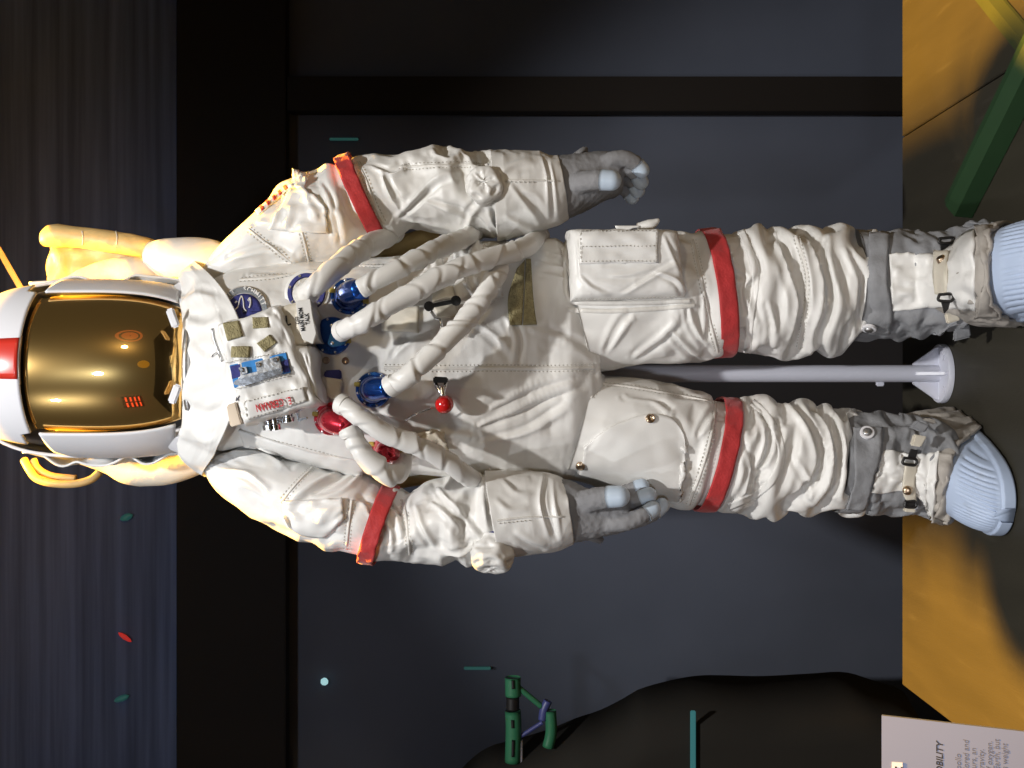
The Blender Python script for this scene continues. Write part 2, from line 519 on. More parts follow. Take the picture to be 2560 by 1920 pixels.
# ------------------------------------------------------------------ materials
def mat(name, colr, rough=.6, metal=0, bump=0, bscale=80, var=0, vscale=8, spec=.5, sheen=0, stretch=None, bump2=0, b2scale=400, coat=0, emit=None, est=0, ridged=False, dirt=None, dscale=5, dthr=.62):
    m = bpy.data.materials.new(name); m.use_nodes = True
    nt = m.node_tree; b = nt.nodes['Principled BSDF']
    b.inputs['Base Color'].default_value = (*colr, 1); b.inputs['Roughness'].default_value = rough
    b.inputs['Metallic'].default_value = metal; b.inputs['Specular IOR Level'].default_value = spec
    b.inputs['Sheen Weight'].default_value = sheen; b.inputs['Coat Weight'].default_value = coat
    if emit: b.inputs['Emission Color'].default_value = (*emit, 1); b.inputs['Emission Strength'].default_value = est
    co = nt.nodes.new('ShaderNodeTexCoord'); mp = nt.nodes.new('ShaderNodeMapping')
    nt.links.new(co.outputs['Object'], mp.inputs['Vector'])
    if stretch: mp.inputs['Scale'].default_value = stretch
    def noise(scale, det=6):
        n = nt.nodes.new('ShaderNodeTexNoise'); n.inputs['Scale'].default_value = scale; n.inputs['Detail'].default_value = det
        nt.links.new(mp.outputs[0], n.inputs['Vector']); return n
    if var or dirt:
        n = noise(vscale); r = nt.nodes.new('ShaderNodeMapRange')
        r.inputs['From Min'].default_value = .3; r.inputs['From Max'].default_value = .7
        r.inputs['To Min'].default_value = 1 - var; r.inputs['To Max'].default_value = 1 + var * .4
        nt.links.new(n.outputs['Fac'], r.inputs['Value'])
        mx = nt.nodes.new('ShaderNodeMix'); mx.data_type = 'RGBA'; mx.blend_type = 'MULTIPLY'; mx.inputs['Factor'].default_value = 1
        mx.inputs[6].default_value = (*colr, 1)
        nt.links.new(r.outputs[0], mx.inputs[7])
        outp = mx.outputs[2]
        if dirt:
            n2 = noise(dscale, 8); r2 = nt.nodes.new('ShaderNodeMapRange')
            r2.inputs['From Min'].default_value = dthr; r2.inputs['From Max'].default_value = dthr + .16
            nt.links.new(n2.outputs['Fac'], r2.inputs['Value'])
            m2 = nt.nodes.new('ShaderNodeMix'); m2.data_type = 'RGBA'; m2.inputs[7].default_value = (*dirt, 1)
            nt.links.new(r2.outputs[0], m2.inputs['Factor']); nt.links.new(outp, m2.inputs[6]); outp = m2.outputs[2]
        nt.links.new(outp, b.inputs['Base Color'])
    if bump:
        n = noise(bscale)
        if ridged: n.noise_type = 'RIDGED_MULTIFRACTAL'; n.inputs['Detail'].default_value = 2; n.inputs['Distortion'].default_value = .6
        bp = nt.nodes.new('ShaderNodeBump'); bp.inputs['Strength'].default_value = bump; bp.inputs['Distance'].default_value = .004
        nt.links.new(n.outputs['Fac'], bp.inputs['Height'])
        if bump2:
            n3 = noise(b2scale, 3); bp2 = nt.nodes.new('ShaderNodeBump'); bp2.inputs['Strength'].default_value = bump2; bp2.inputs['Distance'].default_value = .001
            nt.links.new(n3.outputs['Fac'], bp2.inputs['Height']); nt.links.new(bp.outputs[0], bp2.inputs['Normal'])
            bp = bp2
        nt.links.new(bp.outputs[0], b.inputs['Normal'])
    return m
M = {}
M['fabric'] = mat('white_fabric', (.76, .75, .725), .44, bump=.05, bscale=13, ridged=True, var=.07, vscale=5, bump2=.25, b2scale=700, dirt=(.55, .51, .44), dscale=6, dthr=.66)
M['fabric_b'] = mat('satin_fabric', (.765, .757, .735), .40, bump=.05, bscale=15, ridged=True, var=.06, vscale=7, bump2=.2, b2scale=600, dirt=(.60, .56, .49), dscale=7, dthr=.67)
M['cream'] = mat('cream_fabric', (.66, .61, .51), .55, bump=.3, bscale=60, var=.1, vscale=9)
M['stitch'] = mat('stitching', (.50, .48, .43), .7)
M['welt'] = mat('seam_tape', (.70, .68, .64), .5, bump=.3, bscale=150)
M['velcro'] = mat('velcro_olive', (.36, .315, .175), .95, bump=.9, bscale=380, var=.3, vscale=160, spec=.1)
M['red'] = mat('red_webbing', (.47, .024, .026), .68, bump=.3, bscale=220, var=.14, vscale=26, sheen=.2)
M['grey'] = mat('grey_fabric', (.265, .27, .285), .8, bump=.7, bscale=55, var=.25, vscale=18, bump2=.4, b2scale=500)
M['greyglove'] = mat('grey_glove_fabric', (.225, .225, .235), .8, bump=.3, bscale=48, var=.2, vscale=22, bump2=.4, b2scale=500)
M['greyband'] = mat('grey_band', (.40, .37, .335), .7, bump=.5, bscale=60, var=.2, vscale=20)
M['rubber'] = mat('blue_silicone', (.44, .53, .70), .5, dirt=(.33, .38, .47), dscale=22, dthr=.6, var=.07, vscale=12, bump=.12, bscale=60)
M['tip'] = mat('fingertip_silicone', (.52, .62, .74), .38, var=.04, vscale=20)
M['shell'] = mat('helmet_shell_white', (.76, .755, .78), .42, spec=.4, var=.03, vscale=7)
M['shellred'] = mat('helmet_red', (.62, .035, .02), .25, coat=.3)
M['gold'] = mat('gold_visor', (.92, .57, .19), .03, metal=1)
nt_ = M['gold'].node_tree; b2 = nt_.nodes.new('ShaderNodeBsdfPrincipled'); b2.inputs['Base Color'].default_value = (.9, .6, .22, 1); b2.inputs['Metallic'].default_value = 1; b2.inputs['Roughness'].default_value = .30
mx_ = nt_.nodes.new('ShaderNodeMixShader'); mx_.inputs[0].default_value = .22
nt_.links.new(nt_.nodes['Principled BSDF'].outputs[0], mx_.inputs[1]); nt_.links.new(b2.outputs[0], mx_.inputs[2]); nt_.links.new(mx_.outputs[0], nt_.nodes['Material Output'].inputs[0])
M['black'] = mat('black_part', (.012, .011, .011), .4)
M['blackplastic'] = mat('black_plastic', (.015, .015, .016), .35)
M['steel'] = mat('steel', (.72, .72, .74), .22, metal=1, bump=.1, bscale=90)
M['dullsteel'] = mat('dull_steel', (.52, .52, .52), .38, metal=1, bump=.3, bscale=120)
M['brass'] = mat('brass_snap', (.48, .36, .25), .3, metal=1)
M['bluean'] = mat('blue_anodised', (.012, .085, .40), .2, metal=.85, coat=.5)
M['redan'] = mat('red_anodised', (.62, .03, .055), .22, metal=.75, coat=.5)
M['bluepaint'] = mat('blue_plate', (.03, .23, .60), .4)
M['navy'] = mat('navy_embroidery', (.035, .04, .20), .8, bump=.5, bscale=300)
M['patchgrey'] = mat('patch_grey', (.22, .24, .26), .8, bump=.5, bscale=300)
M['patchwhite'] = mat('patch_white', (.75, .74, .72), .8)
M['patchgold'] = mat('patch_gold', (.5, .42, .15), .8)
M['yellowtab'] = mat('yellow_tab', (.42, .34, .06), .5)
M['redball'] = mat('red_ball', (.60, .012, .012), .14, coat=.6)
M['redtext'] = mat('red_lettering', (.55, .02, .03), .7)
M['blacktext'] = mat('black_lettering', (.02, .02, .025), .7)
M['greytext'] = mat('grey_lettering', (.10, .10, .12), .7)
M['stand'] = mat('stand_paint', (.66, .67, .76), .35, var=.03, vscale=10)
M['floorp'] = mat('platform_board', (.034, .030, .021), .55, dirt=(.043, .039, .029), dscale=14, dthr=.62, var=.16, vscale=7, bump=.1, bscale=120, stretch=(3, .4, 1), spec=.3)
M['darkfloor'] = mat('dark_floor', (.0045, .005, .006), .7, var=.2, vscale=4)
M['wall'] = mat('grey_wall', (.080, .090, .120), .8, var=.2, vscale=1.6, bump=.05, bscale=30, spec=.2)
M['curtain'] = mat('streaked_backdrop', (.090, .125, .235), .75, var=.42, vscale=5, stretch=(.22, 1, 7), spec=.2)
M['darkframe'] = mat('dark_frame', (.012, .009, .007), .7, spec=.2)
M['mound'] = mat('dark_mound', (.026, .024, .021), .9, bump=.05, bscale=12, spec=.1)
M['sign'] = mat('sign_grey', (.20, .235, .36), .6, var=.02, vscale=6)
M['signwhite'] = mat('sign_white', (.7, .7, .74), .6)
M['green'] = mat('green_paint', (.03, .15, .075), .35)
M['violet'] = mat('violet_paint', (.05, .06, .19), .4)
M['greenbeam'] = mat('green_beam', (.013, .042, .013), .6, var=.2, vscale=6)
M['limebeam'] = mat('lime_beam', (.030, .040, .012), .6)
M['tealglow'] = mat('teal_glow', (.02, .1, .1), .5, emit=(.10, .42, .45), est=.22)
M['tealdim'] = mat('teal_dim_glow', (.02, .1, .1), .5, emit=(.08, .34, .30), est=.12)
M['redglow'] = mat('red_glow', (.1, .01, .01), .5, emit=(1, .05, .04), est=.35)
M['whiteglow'] = mat('white_glow', (.2, .3, .3), .5, emit=(.55, .95, 1), est=.6)
M['amber'] = mat('pack_fabric', (.58, .44, .20), .5, bump=.4, bscale=40, var=.12, vscale=8)

# ------------------------------------------------------------------ the setting
plat = empty('platform', (-.06, -.55, 0)); plat['kind'] = 'structure'
for (x0, x1) in ((-.67, .5485), (.5515, 1.77)):
    box('floor_panel', ((x0 + x1) / 2, -.825, -.275), (x1 - x0, 2.35, .55), M['floorp'], plat, bevel=.0015)
fl = box('floor', (0, 0, -.60), (9, 9, .1), M['darkfloor']); fl['kind'] = 'structure'
wl = box('wall', (0, 1.56, 1.3), (9, .1, 3.8), M['wall']); wl['kind'] = 'structure'
YW = 1.5
# backdrop over the beam
zt = lambda px, y: ZC + (1280 - px) * (D + y) / F
xt = lambda py, y: (960 - py) * (D + y) / F
o = box('backdrop', (0, 1.475, (zt(440, 1.46) + 3.2) / 2), (8.6, .02, 3.2 - zt(440, 1.46)), M['curtain']); o['kind'] = 'structure'
yb = 1.40
z0, z1 = zt(714, yb), zt(441, yb)
tag(box('crossbeam', (0, yb + .03, (z0 + z1) / 2), (8.6, .06, z1 - z0), M['darkframe'], bevel=.003), 'wide black beam running level across the wall behind the helmet', 'beam')
x0, x1 = xt(277, yb), xt(190, yb)
tag(box('post', ((x0 + x1) / 2, yb + .032, (z0 - .004 - .55) / 2), (x1 - x0, .06, z0 - .004 + .55), M['darkframe'], bevel=.003), 'narrow black post standing against the wall under the beam', 'post')

# ------------------------------------------------------------------ suit: torso, sleeves, legs
LX, LZ = 0, 0
suit = empty('spacesuit', (0, 0, 0), 'white quilted spacesuit with red limb bands standing on the ochre platform', 'spacesuit')

def band(U, c, w, lo, hi):
    return lo + (hi - lo) * np.clip(np.abs(U - c) / w, 0, 1)
# torso
T0 = loft([((478, 790), (478, 1040), .02, .12), ((500, 720), (500, 1110), .01, .15), ((545, 690), (545, 1130), 0, .165), ((620, 668), (620, 1120), 0, .175),
           ((720, 660), (720, 1150), 0, .18), ((850, 655), (850, 1180), 0, .18), ((950, 650), (950, 1190), 0, .175), ((1060, 630), (1060, 1190), 0, .17),
           ((1180, 612), (1180, 1192), 0, .162), ((1300, 606), (1300, 1196), 0, .148), ((1385, 612), (1400, 1194), 0, .128),
           ((1445, 680), (1445, 1150), 0, .108), ((1490, 830), (1480, 1030), 0, .085), ((1500, 900), (1495, 950), 0, .03)], 321, 400, 2.5)
U = np.linspace(0, 1, 321)[:, None] * np.ones((1, 400)); Vv = np.ones((321, 1)) * (np.arange(400) / 400)[None]
fr = np.clip(1 - np.abs(Vv - .25) / .06, 0, 1)
su = 1.006 + .02 * np.exp(-((U - .62) / .12) ** 2) + .01 * np.exp(-((U - .3) / .2) ** 2)
T0 = fold(T0, [([(1323, 664), (1398, 678)], 8, .006, 1), ([(1330, 690), (1402, 702)], 7, .005, 1), ([(1345, 640), (1400, 650)], 7, .005, 1),
    ([(1171, 1056), (1260, 1020), (1345, 980), (1440, 940)], 12, .007, -1), ([(1200, 1014), (1290, 968), (1380, 935), (1470, 915)], 11, .006, -1), ([(1180, 1100), (1300, 1070), (1400, 1010)], 14, .006, 1),
    ([(1240, 800), (1260, 850), (1250, 905)], 14, .005, 1), ([(1120, 800), (1190, 830), (1260, 890)], 12, .005, -1), ([(1300, 830), (1370, 850), (1460, 895)], 13, .006, 1), ([(1330, 870), (1400, 885), (1480, 910)], 9, .005, -1),
    ([(960, 880), (1000, 850), (1060, 840)], 10, .006, 1), ([(1000, 1100), (1080, 1080), (1150, 1090)], 12, .006, 1), ([(640, 1110), (720, 1130), (840, 1160)], 14, .007, -1), ([(600, 690), (720, 690), (820, 680)], 12, .006, 1),
    ([(880, 1000), (930, 1050), (1000, 1080)], 10, .005, 1)])
TOR = crumple(T0, su, 1.006, -.010, .010, seed=3, bend=.15, g=.004, levels=(16, 8, 2, 1), iters=(70, 60, 30, 6), facet=[(.11, .008)])
grid_obj('torso', TOR, M['fabric'], suit, cap=True)

# sleeves (A = outer side)
def arm(name, secs, nu, nv, strap_u, seed, folds, su0=1.012):
    P0 = fold(loft(secs, nu, nv, 2.2), folds)
    U = np.linspace(0, 1, nu)[:, None] * np.ones((1, nv)); V = np.ones((nu, 1)) * (np.arange(nv) / nv)[None]
    hi = np.full((nu, nv), .013)
    for c, wd in strap_u: hi = np.minimum(hi, -.006 + .025 * np.clip(np.abs(U - c) / wd - .6, 0, 1))
    su = su0 + .07 * np.exp(-((U - .56) / .10) ** 2)
    P = crumple(P0, su, 1.012, -.014, hi, seed=seed, bend=.2, g=.006, levels=(8, 4, 1), iters=(70, 60, 40), facet=[(.085, .007)])
    return P
RA = arm('sleeve', [((496, 700), (500, 726), .02, .05), ((524, 638), (556, 722), .02, .085), ((600, 556), (650, 722), .015, .105), ((680, 487), (740, 712), .01, .11),
                    ((770, 432), (835, 686), .005, .11), ((846, 405), (938, 640), 0, .105), ((890, 398), (985, 596), -.005, .095), ((975, 393), (1030, 580), -.01, .095),
                    ((1077, 377), (1130, 586), -.02, .095), ((1160, 384), (1215, 590), -.03, .092), ((1245, 388), (1262, 588), -.035, .088)], 201, 200, [(.535, .045)], 5,
    [([(968, 545), (1012, 495), (1062, 448), (1120, 425)], 13, .009, -1), ([(1142, 566), (1164, 524), (1190, 495)], 11, .008, 1), ([(1238, 600), (1225, 571), (1200, 520)], 9, .009, -1), ([(930, 440), (950, 490), (972, 530)], 9, .009, 1),
     ([(905, 425), (945, 440), (985, 425)], 10, .008, 1), ([(1060, 395), (1100, 400), (1135, 392)], 12, .008, 1), ([(985, 560), (1060, 565), (1140, 585)], 9, .006, -1), ([(1040, 510), (1100, 530), (1180, 575)], 12, .006, 1),
     ([(835, 470), (855, 537), (890, 585)], 9, .008, 1), ([(800, 520), (828, 545), (838, 600)], 9, .008, -1), ([(780, 460), (800, 500), (808, 545)], 8, .006, 1), ([(560, 640), (640, 625), (720, 650)], 14, .007, 1), ([(580, 690), (680, 680), (800, 662)], 11, .008, -1),
     ([(860, 610), (900, 620), (930, 640)], 8, .007, 1), ([(620, 560), (680, 560), (730, 540)], 11, .006, -1)])
LA = arm('sleeve', [((504, 1160), (520, 1130), .01, .05), ((526, 1222), (590, 1106), .0, .085), ((574, 1262), (655, 1120), -.01, .105), ((640, 1299), (740, 1148), -.02, .11),
                    ((720, 1338), (820, 1172), -.03, .11), ((800, 1368), (890, 1184), -.04, .11), ((865, 1386), (940, 1192), -.05, .105), ((918, 1396), (985, 1222), -.055, .095),
                    ((975, 1394), (1012, 1225), -.06, .095), ((1029, 1398), (1050, 1205), -.07, .095), ((1122, 1408), (1112, 1192), -.085, .095), ((1200, 1398), (1195, 1186), -.095, .092), ((1265, 1388), (1225, 1184), -.10, .088)], 201, 200, [(.545, .045)], 9,
    [([(720, 1137), (770, 1150), (818, 1178)], 9, .008, 1), ([(830, 1182), (766, 1213), (702, 1250)], 13, .010, 1), ([(880, 1190), (830, 1230), (760, 1250)], 10, .006, -1), ([(560, 1130), (640, 1140), (690, 1170)], 11, .008, 1), ([(540, 1180), (600, 1190), (650, 1230)], 12, .006, -1),
     ([(1050, 1250), (1087, 1280), (1135, 1325)], 11, .008, 1), ([(1067, 1215), (1100, 1255), (1140, 1291)], 12, .008, -1), ([(1136, 1291), (1184, 1336), (1222, 1349)], 10, .009, 1), ([(1195, 1215), (1200, 1245), (1206, 1278)], 10, .009, 1),
     ([(930, 1250), (965, 1290), (975, 1340)], 9, .008, 1), ([(915, 1290), (945, 1320), (950, 1370)], 8, .007, -1), ([(1010, 1260), (1030, 1310), (1060, 1370)], 10, .007, -1), ([(880, 1240), (905, 1260), (915, 1300)], 8, .006, 1), ([(1060, 1370), (1110, 1380), (1170, 1360)], 10, .006, 1)])
grid_obj('sleeve', RA, M['fabric_b'], suit, cap=True)
grid_obj('sleeve', LA, M['fabric_b'], suit, cap=True)

# legs (A = outer for the right leg, inner for the left)
def leg(secs, nu, nv, strap_u, seed, folds):
    P0 = fold(loft(secs, nu, nv, 2.2), folds)
    U = np.linspace(0, 1, nu)[:, None] * np.ones((1, nv))
    hi = np.full((nu, nv), .012) + .008 * np.exp(-((U - .76) / .16) ** 2)
    lo = -.012 - .008 * np.exp(-((U - .72) / .16) ** 2)
    for c, wd in strap_u: hi = np.minimum(hi, -.006 + .03 * np.clip(np.abs(U - c) / wd - .7, 0, 1))
    su = 1.03 + .24 * np.exp(-((U - .77) / .19) ** 2)
    sv = 1.02 - .012 * np.exp(-((U - .76) / .2) ** 2)
    return crumple(P0, su, sv, lo, hi, seed=seed, bend=.2, g=.012, levels=(6, 3, 1), iters=(70, 60, 40), facet=[(.08, .006)])
RL = leg([((1390, 612), (1476, 935), 0, .128), ((1440, 602), (1510, 922), 0, .130), ((1520, 598), (1570, 917), 0, .13), ((1600, 592), (1656, 908), -.005, .128), ((1700, 586), (1750, 896), -.01, .122),
          ((1765, 582), (1808, 890), -.012, .118), ((1840, 578), (1860, 886), -.012, .116), ((1955, 576), (1995, 882), -.01, .112), ((2060, 572), (2070, 868), -.005, .108), ((2130, 584), (2118, 848), 0, .10), ((2170, 592), (2160, 842), 0, .095)],
         217, 216, [(.485, .05)], 12,
    [([(1725, 735), (1735, 790), (1725, 845)], 8, .006, 1), ([(1648, 831), (1690, 870), (1720, 890)], 10, .007, -1), ([(1505, 868), (1540, 806), (1560, 790)], 12, .006, 1), ([(1560, 880), (1620, 840), (1660, 800)], 13, .005, -1), ([(1690, 770), (1705, 820), (1735, 860)], 8, .006, -1),
     ([(1840, 600), (1862, 670), (1850, 720), (1860, 800)], 9, .010, 1), ([(1800, 610), (1825, 660), (1850, 690)], 9, .008, -1), ([(1910, 590), (1935, 680), (1958, 760), (1940, 850)], 12, .011, 1), ([(1975, 580), (2010, 660), (2022, 740), (2000, 860)], 11, .012, 1), ([(2035, 600), (2050, 690), (2060, 760), (2030, 850)], 13, .010, -1),
     ([(2080, 640), (2105, 700), (2095, 780)], 11, .008, 1), ([(1890, 760), (1905, 820), (1900, 870)], 8, .007, -1)])
LL = leg([((1478, 930), (1412, 1186), -.0, .124), ((1500, 940), (1450, 1205), -.0, .126), ((1560, 944), (1510, 1232), -.0, .125), ((1640, 962), (1600, 1258), -.005, .122), ((1744, 986), (1700, 1268), -.01, .116),
          ((1820, 999), (1756, 1270), -.012, .114), ((1915, 1001), (1850, 1276), -.012, .112), ((2005, 1014), (1940, 1284), -.01, .108), ((2065, 1027), (2040, 1280), -.005, .104), ((2115, 1040), (2095, 1274), 0, .098), ((2155, 1046), (2140, 1270), 0, .095)],
         217, 216, [(.452, .05)], 21,
    [([(1720, 1085), (1745, 1050), (1775, 1022)], 11, .007, 1), ([(1540, 1000), (1600, 1010), (1640, 1040)], 12, .006, 1), ([(1860, 1020), (1885, 1080), (1870, 1160), (1840, 1240)], 9, .010, 1), ([(1900, 1060), (1910, 1110), (1895, 1170)], 8, .009, -1), ([(1865, 1190), (1900, 1150), (1915, 1120)], 7, .008, 1),
     ([(1935, 1010), (1985, 1080), (2000, 1160), (1950, 1240)], 13, .011, 1), ([(2000, 1030), (2035, 1090), (2045, 1180), (2000, 1260)], 13, .013, 1), ([(2055, 1050), (2075, 1120), (2060, 1220)], 11, .010, -1), ([(1960, 1150), (1990, 1210), (1995, 1250)], 9, .008, -1), ([(1830, 1120), (1850, 1170), (1830, 1230)], 8, .008, 1)])
grid_obj('trouser_leg', RL, M['fabric'], suit, cap=True)
grid_obj('trouser_leg', LL, M['fabric'], suit, cap=True)
BODY = bvh_of((TOR, True), (RA, True), (LA, True), (RL, True), (LL, True))
BT = bvh_of((TOR, True)); BRA = bvh_of((RA, True)); BLA = bvh_of((LA, True)); BRL = bvh_of((RL, True)); BLL = bvh_of((LL, True))

# red bands: each a loop of webbing round the limb
def sg(a, b): return -3 if a[1] < b[1] else 3
def band_loop(secs, thick=.003, seed=1):
    P = loft([((a[0], a[1] + sg(a, b)), (b[0], b[1] - sg(a, b)), y, r + .004) for a, b, y, r in secs], 9, 120, 2.2)
    P = crumple(np.ascontiguousarray(np.repeat(P, 1, 0)), 1.0, 1.01, -.001, .002, seed=seed, levels=(1,), iters=(8,))
    return grid_obj('limb_band', P, M['red'], suit, True, thick)
band_loop([((840, 402), (941, 616), 0, .109), ((876, 387), (977, 603), 0, .107)])
band_loop([((899, 1401), (961, 1209), -.05, .108), ((937, 1408), (1001, 1221), -.055, .106)])
band_loop([((1742, 577), (1787, 893), -.012, .124), ((1787, 573), (1831, 891), -.012, .122)])
band_loop([((1802, 994), (1735, 1273), -.012, .120), ((1844, 998), (1777, 1278), -.012, .119)])

# ------------------------------------------------------------------ collar bib
def collar():
    nu, nv = 57, 200
    th = np.arange(nv) / nv * 2 * np.pi      # 0 = world right, pi/2 = towards the viewer
    P = np.zeros((nu, nv, 3))
    xc = W(0, 922, 0)[0]
    for i in range(nu):
        t = i / (nu - 1)
        for j in range(nv):
            c, s = math.cos(th[j]), math.sin(th[j])
            f = max(0, s) ** 1.5
            rx = .158 + (.196 - .158) * t; ry = .160 + (.198 - .160) * t ** .9
            z0 = 1.505 - .048 * f; z1 = 1.462 - .112 * f + .008 * math.sin(3 * th[j] + .6)
            z = z0 + (z1 - z0) * t ** 1.15
            P[i, j] = (xc + rx * c, -ry * s, z)
    P = fold(P, [([(455, 800), (500, 815), (545, 800)], 12, .008, 1), ([(460, 1000), (505, 1010), (550, 990)], 12, .008, -1), ([(450, 760), (490, 745), (530, 750)], 11, .008, 1), ([(470, 1060), (500, 1085), (530, 1090)], 10, .008, 1), ([(470, 870), (510, 900), (560, 910)], 14, .006, 1), ([(450, 950), (490, 960), (540, 940)], 10, .006, -1)])
    return crumple(P, 1.05, 1.06, -.012, .012, seed=8, bend=.15, g=.003, pin=(True, False), levels=(8, 4, 1), iters=(60, 50, 30), facet=[(.055, .006)])
COL = collar()
grid_obj('collar', COL, M['fabric_b'], suit, thick=.003)
BC = bvh_of((COL, True))
BUP = bvh_of((COL, True), (TOR, True))

# ------------------------------------------------------------------ seams and stitching of the suit
HUB = suit
def seam(b, line, wdt=.007, st=True, sides=(-.005, .005)):
    welt('seam', b, line, M['welt'], suit, wdt)
    if st: ALLST.append((b, line, sides))
ALLST = []
seam(BT, [(960, 919), (1100, 921), (1250, 920), (1380, 921), (1485, 919)], .008)
seam(BRL, [(1412, 606), (1412, 690), (1416, 770), (1436, 805), (1462, 860), (1484, 905)], .008)
seam(BLL, [(1498, 958), (1478, 992), (1451, 1037), (1427, 1092), (1406, 1170)], .008)
seam(BRA, [(622, 573), (660, 603), (728, 656)], .005)
seam(BRA, [(700, 480), (735, 520), (760, 600), (775, 668)], .005)
seam(BRA, [(892, 405), (915, 450), (935, 510), (960, 560)], .006)
seam(BRA, [(1000, 418), (1075, 414), (1150, 412), (1222, 412)], .005)
seam(BLA, [(781, 1170), (745, 1205), (702, 1256)], .005)
seam(BLA, [(1008, 1250), (1018, 1310), (1024, 1385)], .006)
seam(BLA, [(880, 1250), (872, 1310), (866, 1372)], .006)
seam(BRL, [(1732, 600), (1752, 690), (1772, 790), (1795, 880)], .006)
seam(BLL, [(1790, 1000), (1780, 1080), (1756, 1170), (1722, 1262)], .006)
seam(BLL, [(1505, 960), (1580, 968), (1680, 985), (1785, 1005)], .006)
seam(BRL, [(1990, 590), (2018, 690), (2012, 790), (1998, 872)], .007)
seam(BT, [(600, 700), (700, 690), (860, 668), (980, 665)], .006)
seam(BT, [(640, 1095), (740, 1118), (860, 1150)], .008)
stitches('stitching', BT, [], M['stitch'], suit)
for b in (BT, BRL, BLL, BRA, BLA):
    ln = [l for bb, l, sd in ALLST if bb is b]
    o = stitches('stitching', b, ln, M['stitch'], suit, sides=(-.0055, .0055))
    if o: o['kind'] = 'stuff'
# zigzag edged tapes round the knees
def tape(b, line, wpx, name='knee_tape'):
    L = catmull(np.c_[np.array(line, float), np.zeros(len(line))], 40)[:, :2]
    T = np.gradient(L, axis=0); Nn = np.c_[-T[:, 1], T[:, 0]] / np.linalg.norm(T, axis=1)[:, None]
    o = drape(name, b, L + Nn * wpx / 2, L - Nn * wpx / 2, M['fabric'], suit, 60, 5, .0015, .0025, 0)
    zz = []
    for sd in (-1, 1):
        z = [L[i] + Nn[i] * sd * (wpx / 2 - (1 if k % 2 else 3.5)) for k, i in enumerate(range(0, 40))]
        zz.append(z)
    bb = o.data
    return o, zz
t1, z1_ = tape(BRL, [(1853, 577), (1880, 644), (1889, 706), (1877, 790), (1868, 882)], 18)
t2, z2_ = tape(BLL, [(1881, 1006), (1915, 1037), (1946, 1092), (1953, 1147), (1929, 1202), (1888, 1237), (1822, 1267)], 18)

# pocket flaps, patches of fabric
drape('shoulder_flap', BRA, [(730, 474), (770, 478), (814, 517)], [(672, 573), (740, 581), (820, 583)], M['fabric_b'], suit, 22, 16, .006, .006, 4, jit=.0035)
drape('shoulder_flap', BRA, [(736, 424), (764, 428)], [(734, 472), (765, 475)], M['fabric_b'], suit, 14, 12, .008, .006, 4, jit=.003)
drape('shoulder_flap', BLA, [(707, 1254), (780, 1249), (857, 1246)], [(714, 1291), (743, 1329), (784, 1343), (827, 1337), (861, 1300)], M['fabric_b'], suit, 22, 16, .006, .006, 4, jit=.0035)
drape('thigh_flap', BLL, [(1462, 1120), (1513, 1075), (1565, 1051), (1613, 1036), (1647, 1036), (1682, 1048), (1706, 1078), (1714, 1113)],
      [(1450, 1182), (1500, 1220), (1560, 1238), (1620, 1250), (1680, 1256), (1704, 1248), (1711, 1168)], M['fabric_b'], suit, 36, 26, .005, .006, 8, jit=.0008)
for px, py in ((1625, 1047), (1452, 1160)):
    h = hit(BLL, px, py)
    lathe('snap', [(.0085, .004), (.0085, .009), (.006, .011), (.003, .009), (.0005, .009)], h[0], h[1], M['brass'], suit, 20)
# olive hook-and-loop on the hip
drape('velcro_strip', BODY, [(1292, 672), (1270, 745), (1274, 813)], [(1312, 650), (1308, 745), (1305, 813)], M['velcro'], suit, 18, 8, .004, .004, 2)
drape('velcro_strip', BODY, [(1314, 650), (1310, 745), (1307, 813)], [(1326, 650), (1333, 745), (1341, 812)], M['velcro'], suit, 18, 8, .005, .004, 2)
drape('belly_tab', BODY, [(952, 775), (1048, 768)], [(955, 828), (1047, 832)], M['cream'], suit, 14, 10, .006, .005, 3, jit=.001)
# big strap-on pocket on the right thigh
yp = -.175
P = cushion([(1424, 566), (1702, 568), (1722, 742), (1428, 750)], yp, -.06, 117, 89, 8)
P = crumple(fold(P, [([(1560, 735), (1620, 700), (1690, 660)], 9, .005, 1), ([(1450, 690), (1480, 720), (1520, 738)], 9, .004, 1), ([(1640, 680), (1690, 700), (1715, 735)], 8, .005, -1), ([(1660, 590), (1680, 640), (1700, 690)], 8, .004, 1), ([(1440, 600), (1446, 650), (1450, 690)], 6, .004, -1), ([(1530, 690), (1580, 685), (1630, 668)], 9, .003, -1)], False), 1.004, 1.004, -.005, .004, noise=.08, seed=31, levels=(4, 2, 1), iters=(60, 40, 20), closed=False, bend=.3, facet=[(.07, .005)])
pk = grid_obj('thigh_pocket', P, M['fabric_b'], suit, False)
BPK = bvh_of((P, False))
drape('pocket_flap', BPK, [(1450, 578), (1546, 577), (1645, 577)], [(1448, 660), (1546, 658), (1645, 658)], M['fabric_b'], pk, 24, 14, .004, .004, 2, jit=.0015)
PKB = bvh_of((P, False))
st_ = [[(1452, 582), (1640, 581)], [(1452, 654), (1640, 653)], [(1453, 584), (1452, 652)], [(1640, 584), (1640, 652)], [(1454, 617), (1640, 615)], [(1440, 742), (1560, 741), (1700, 735)]]
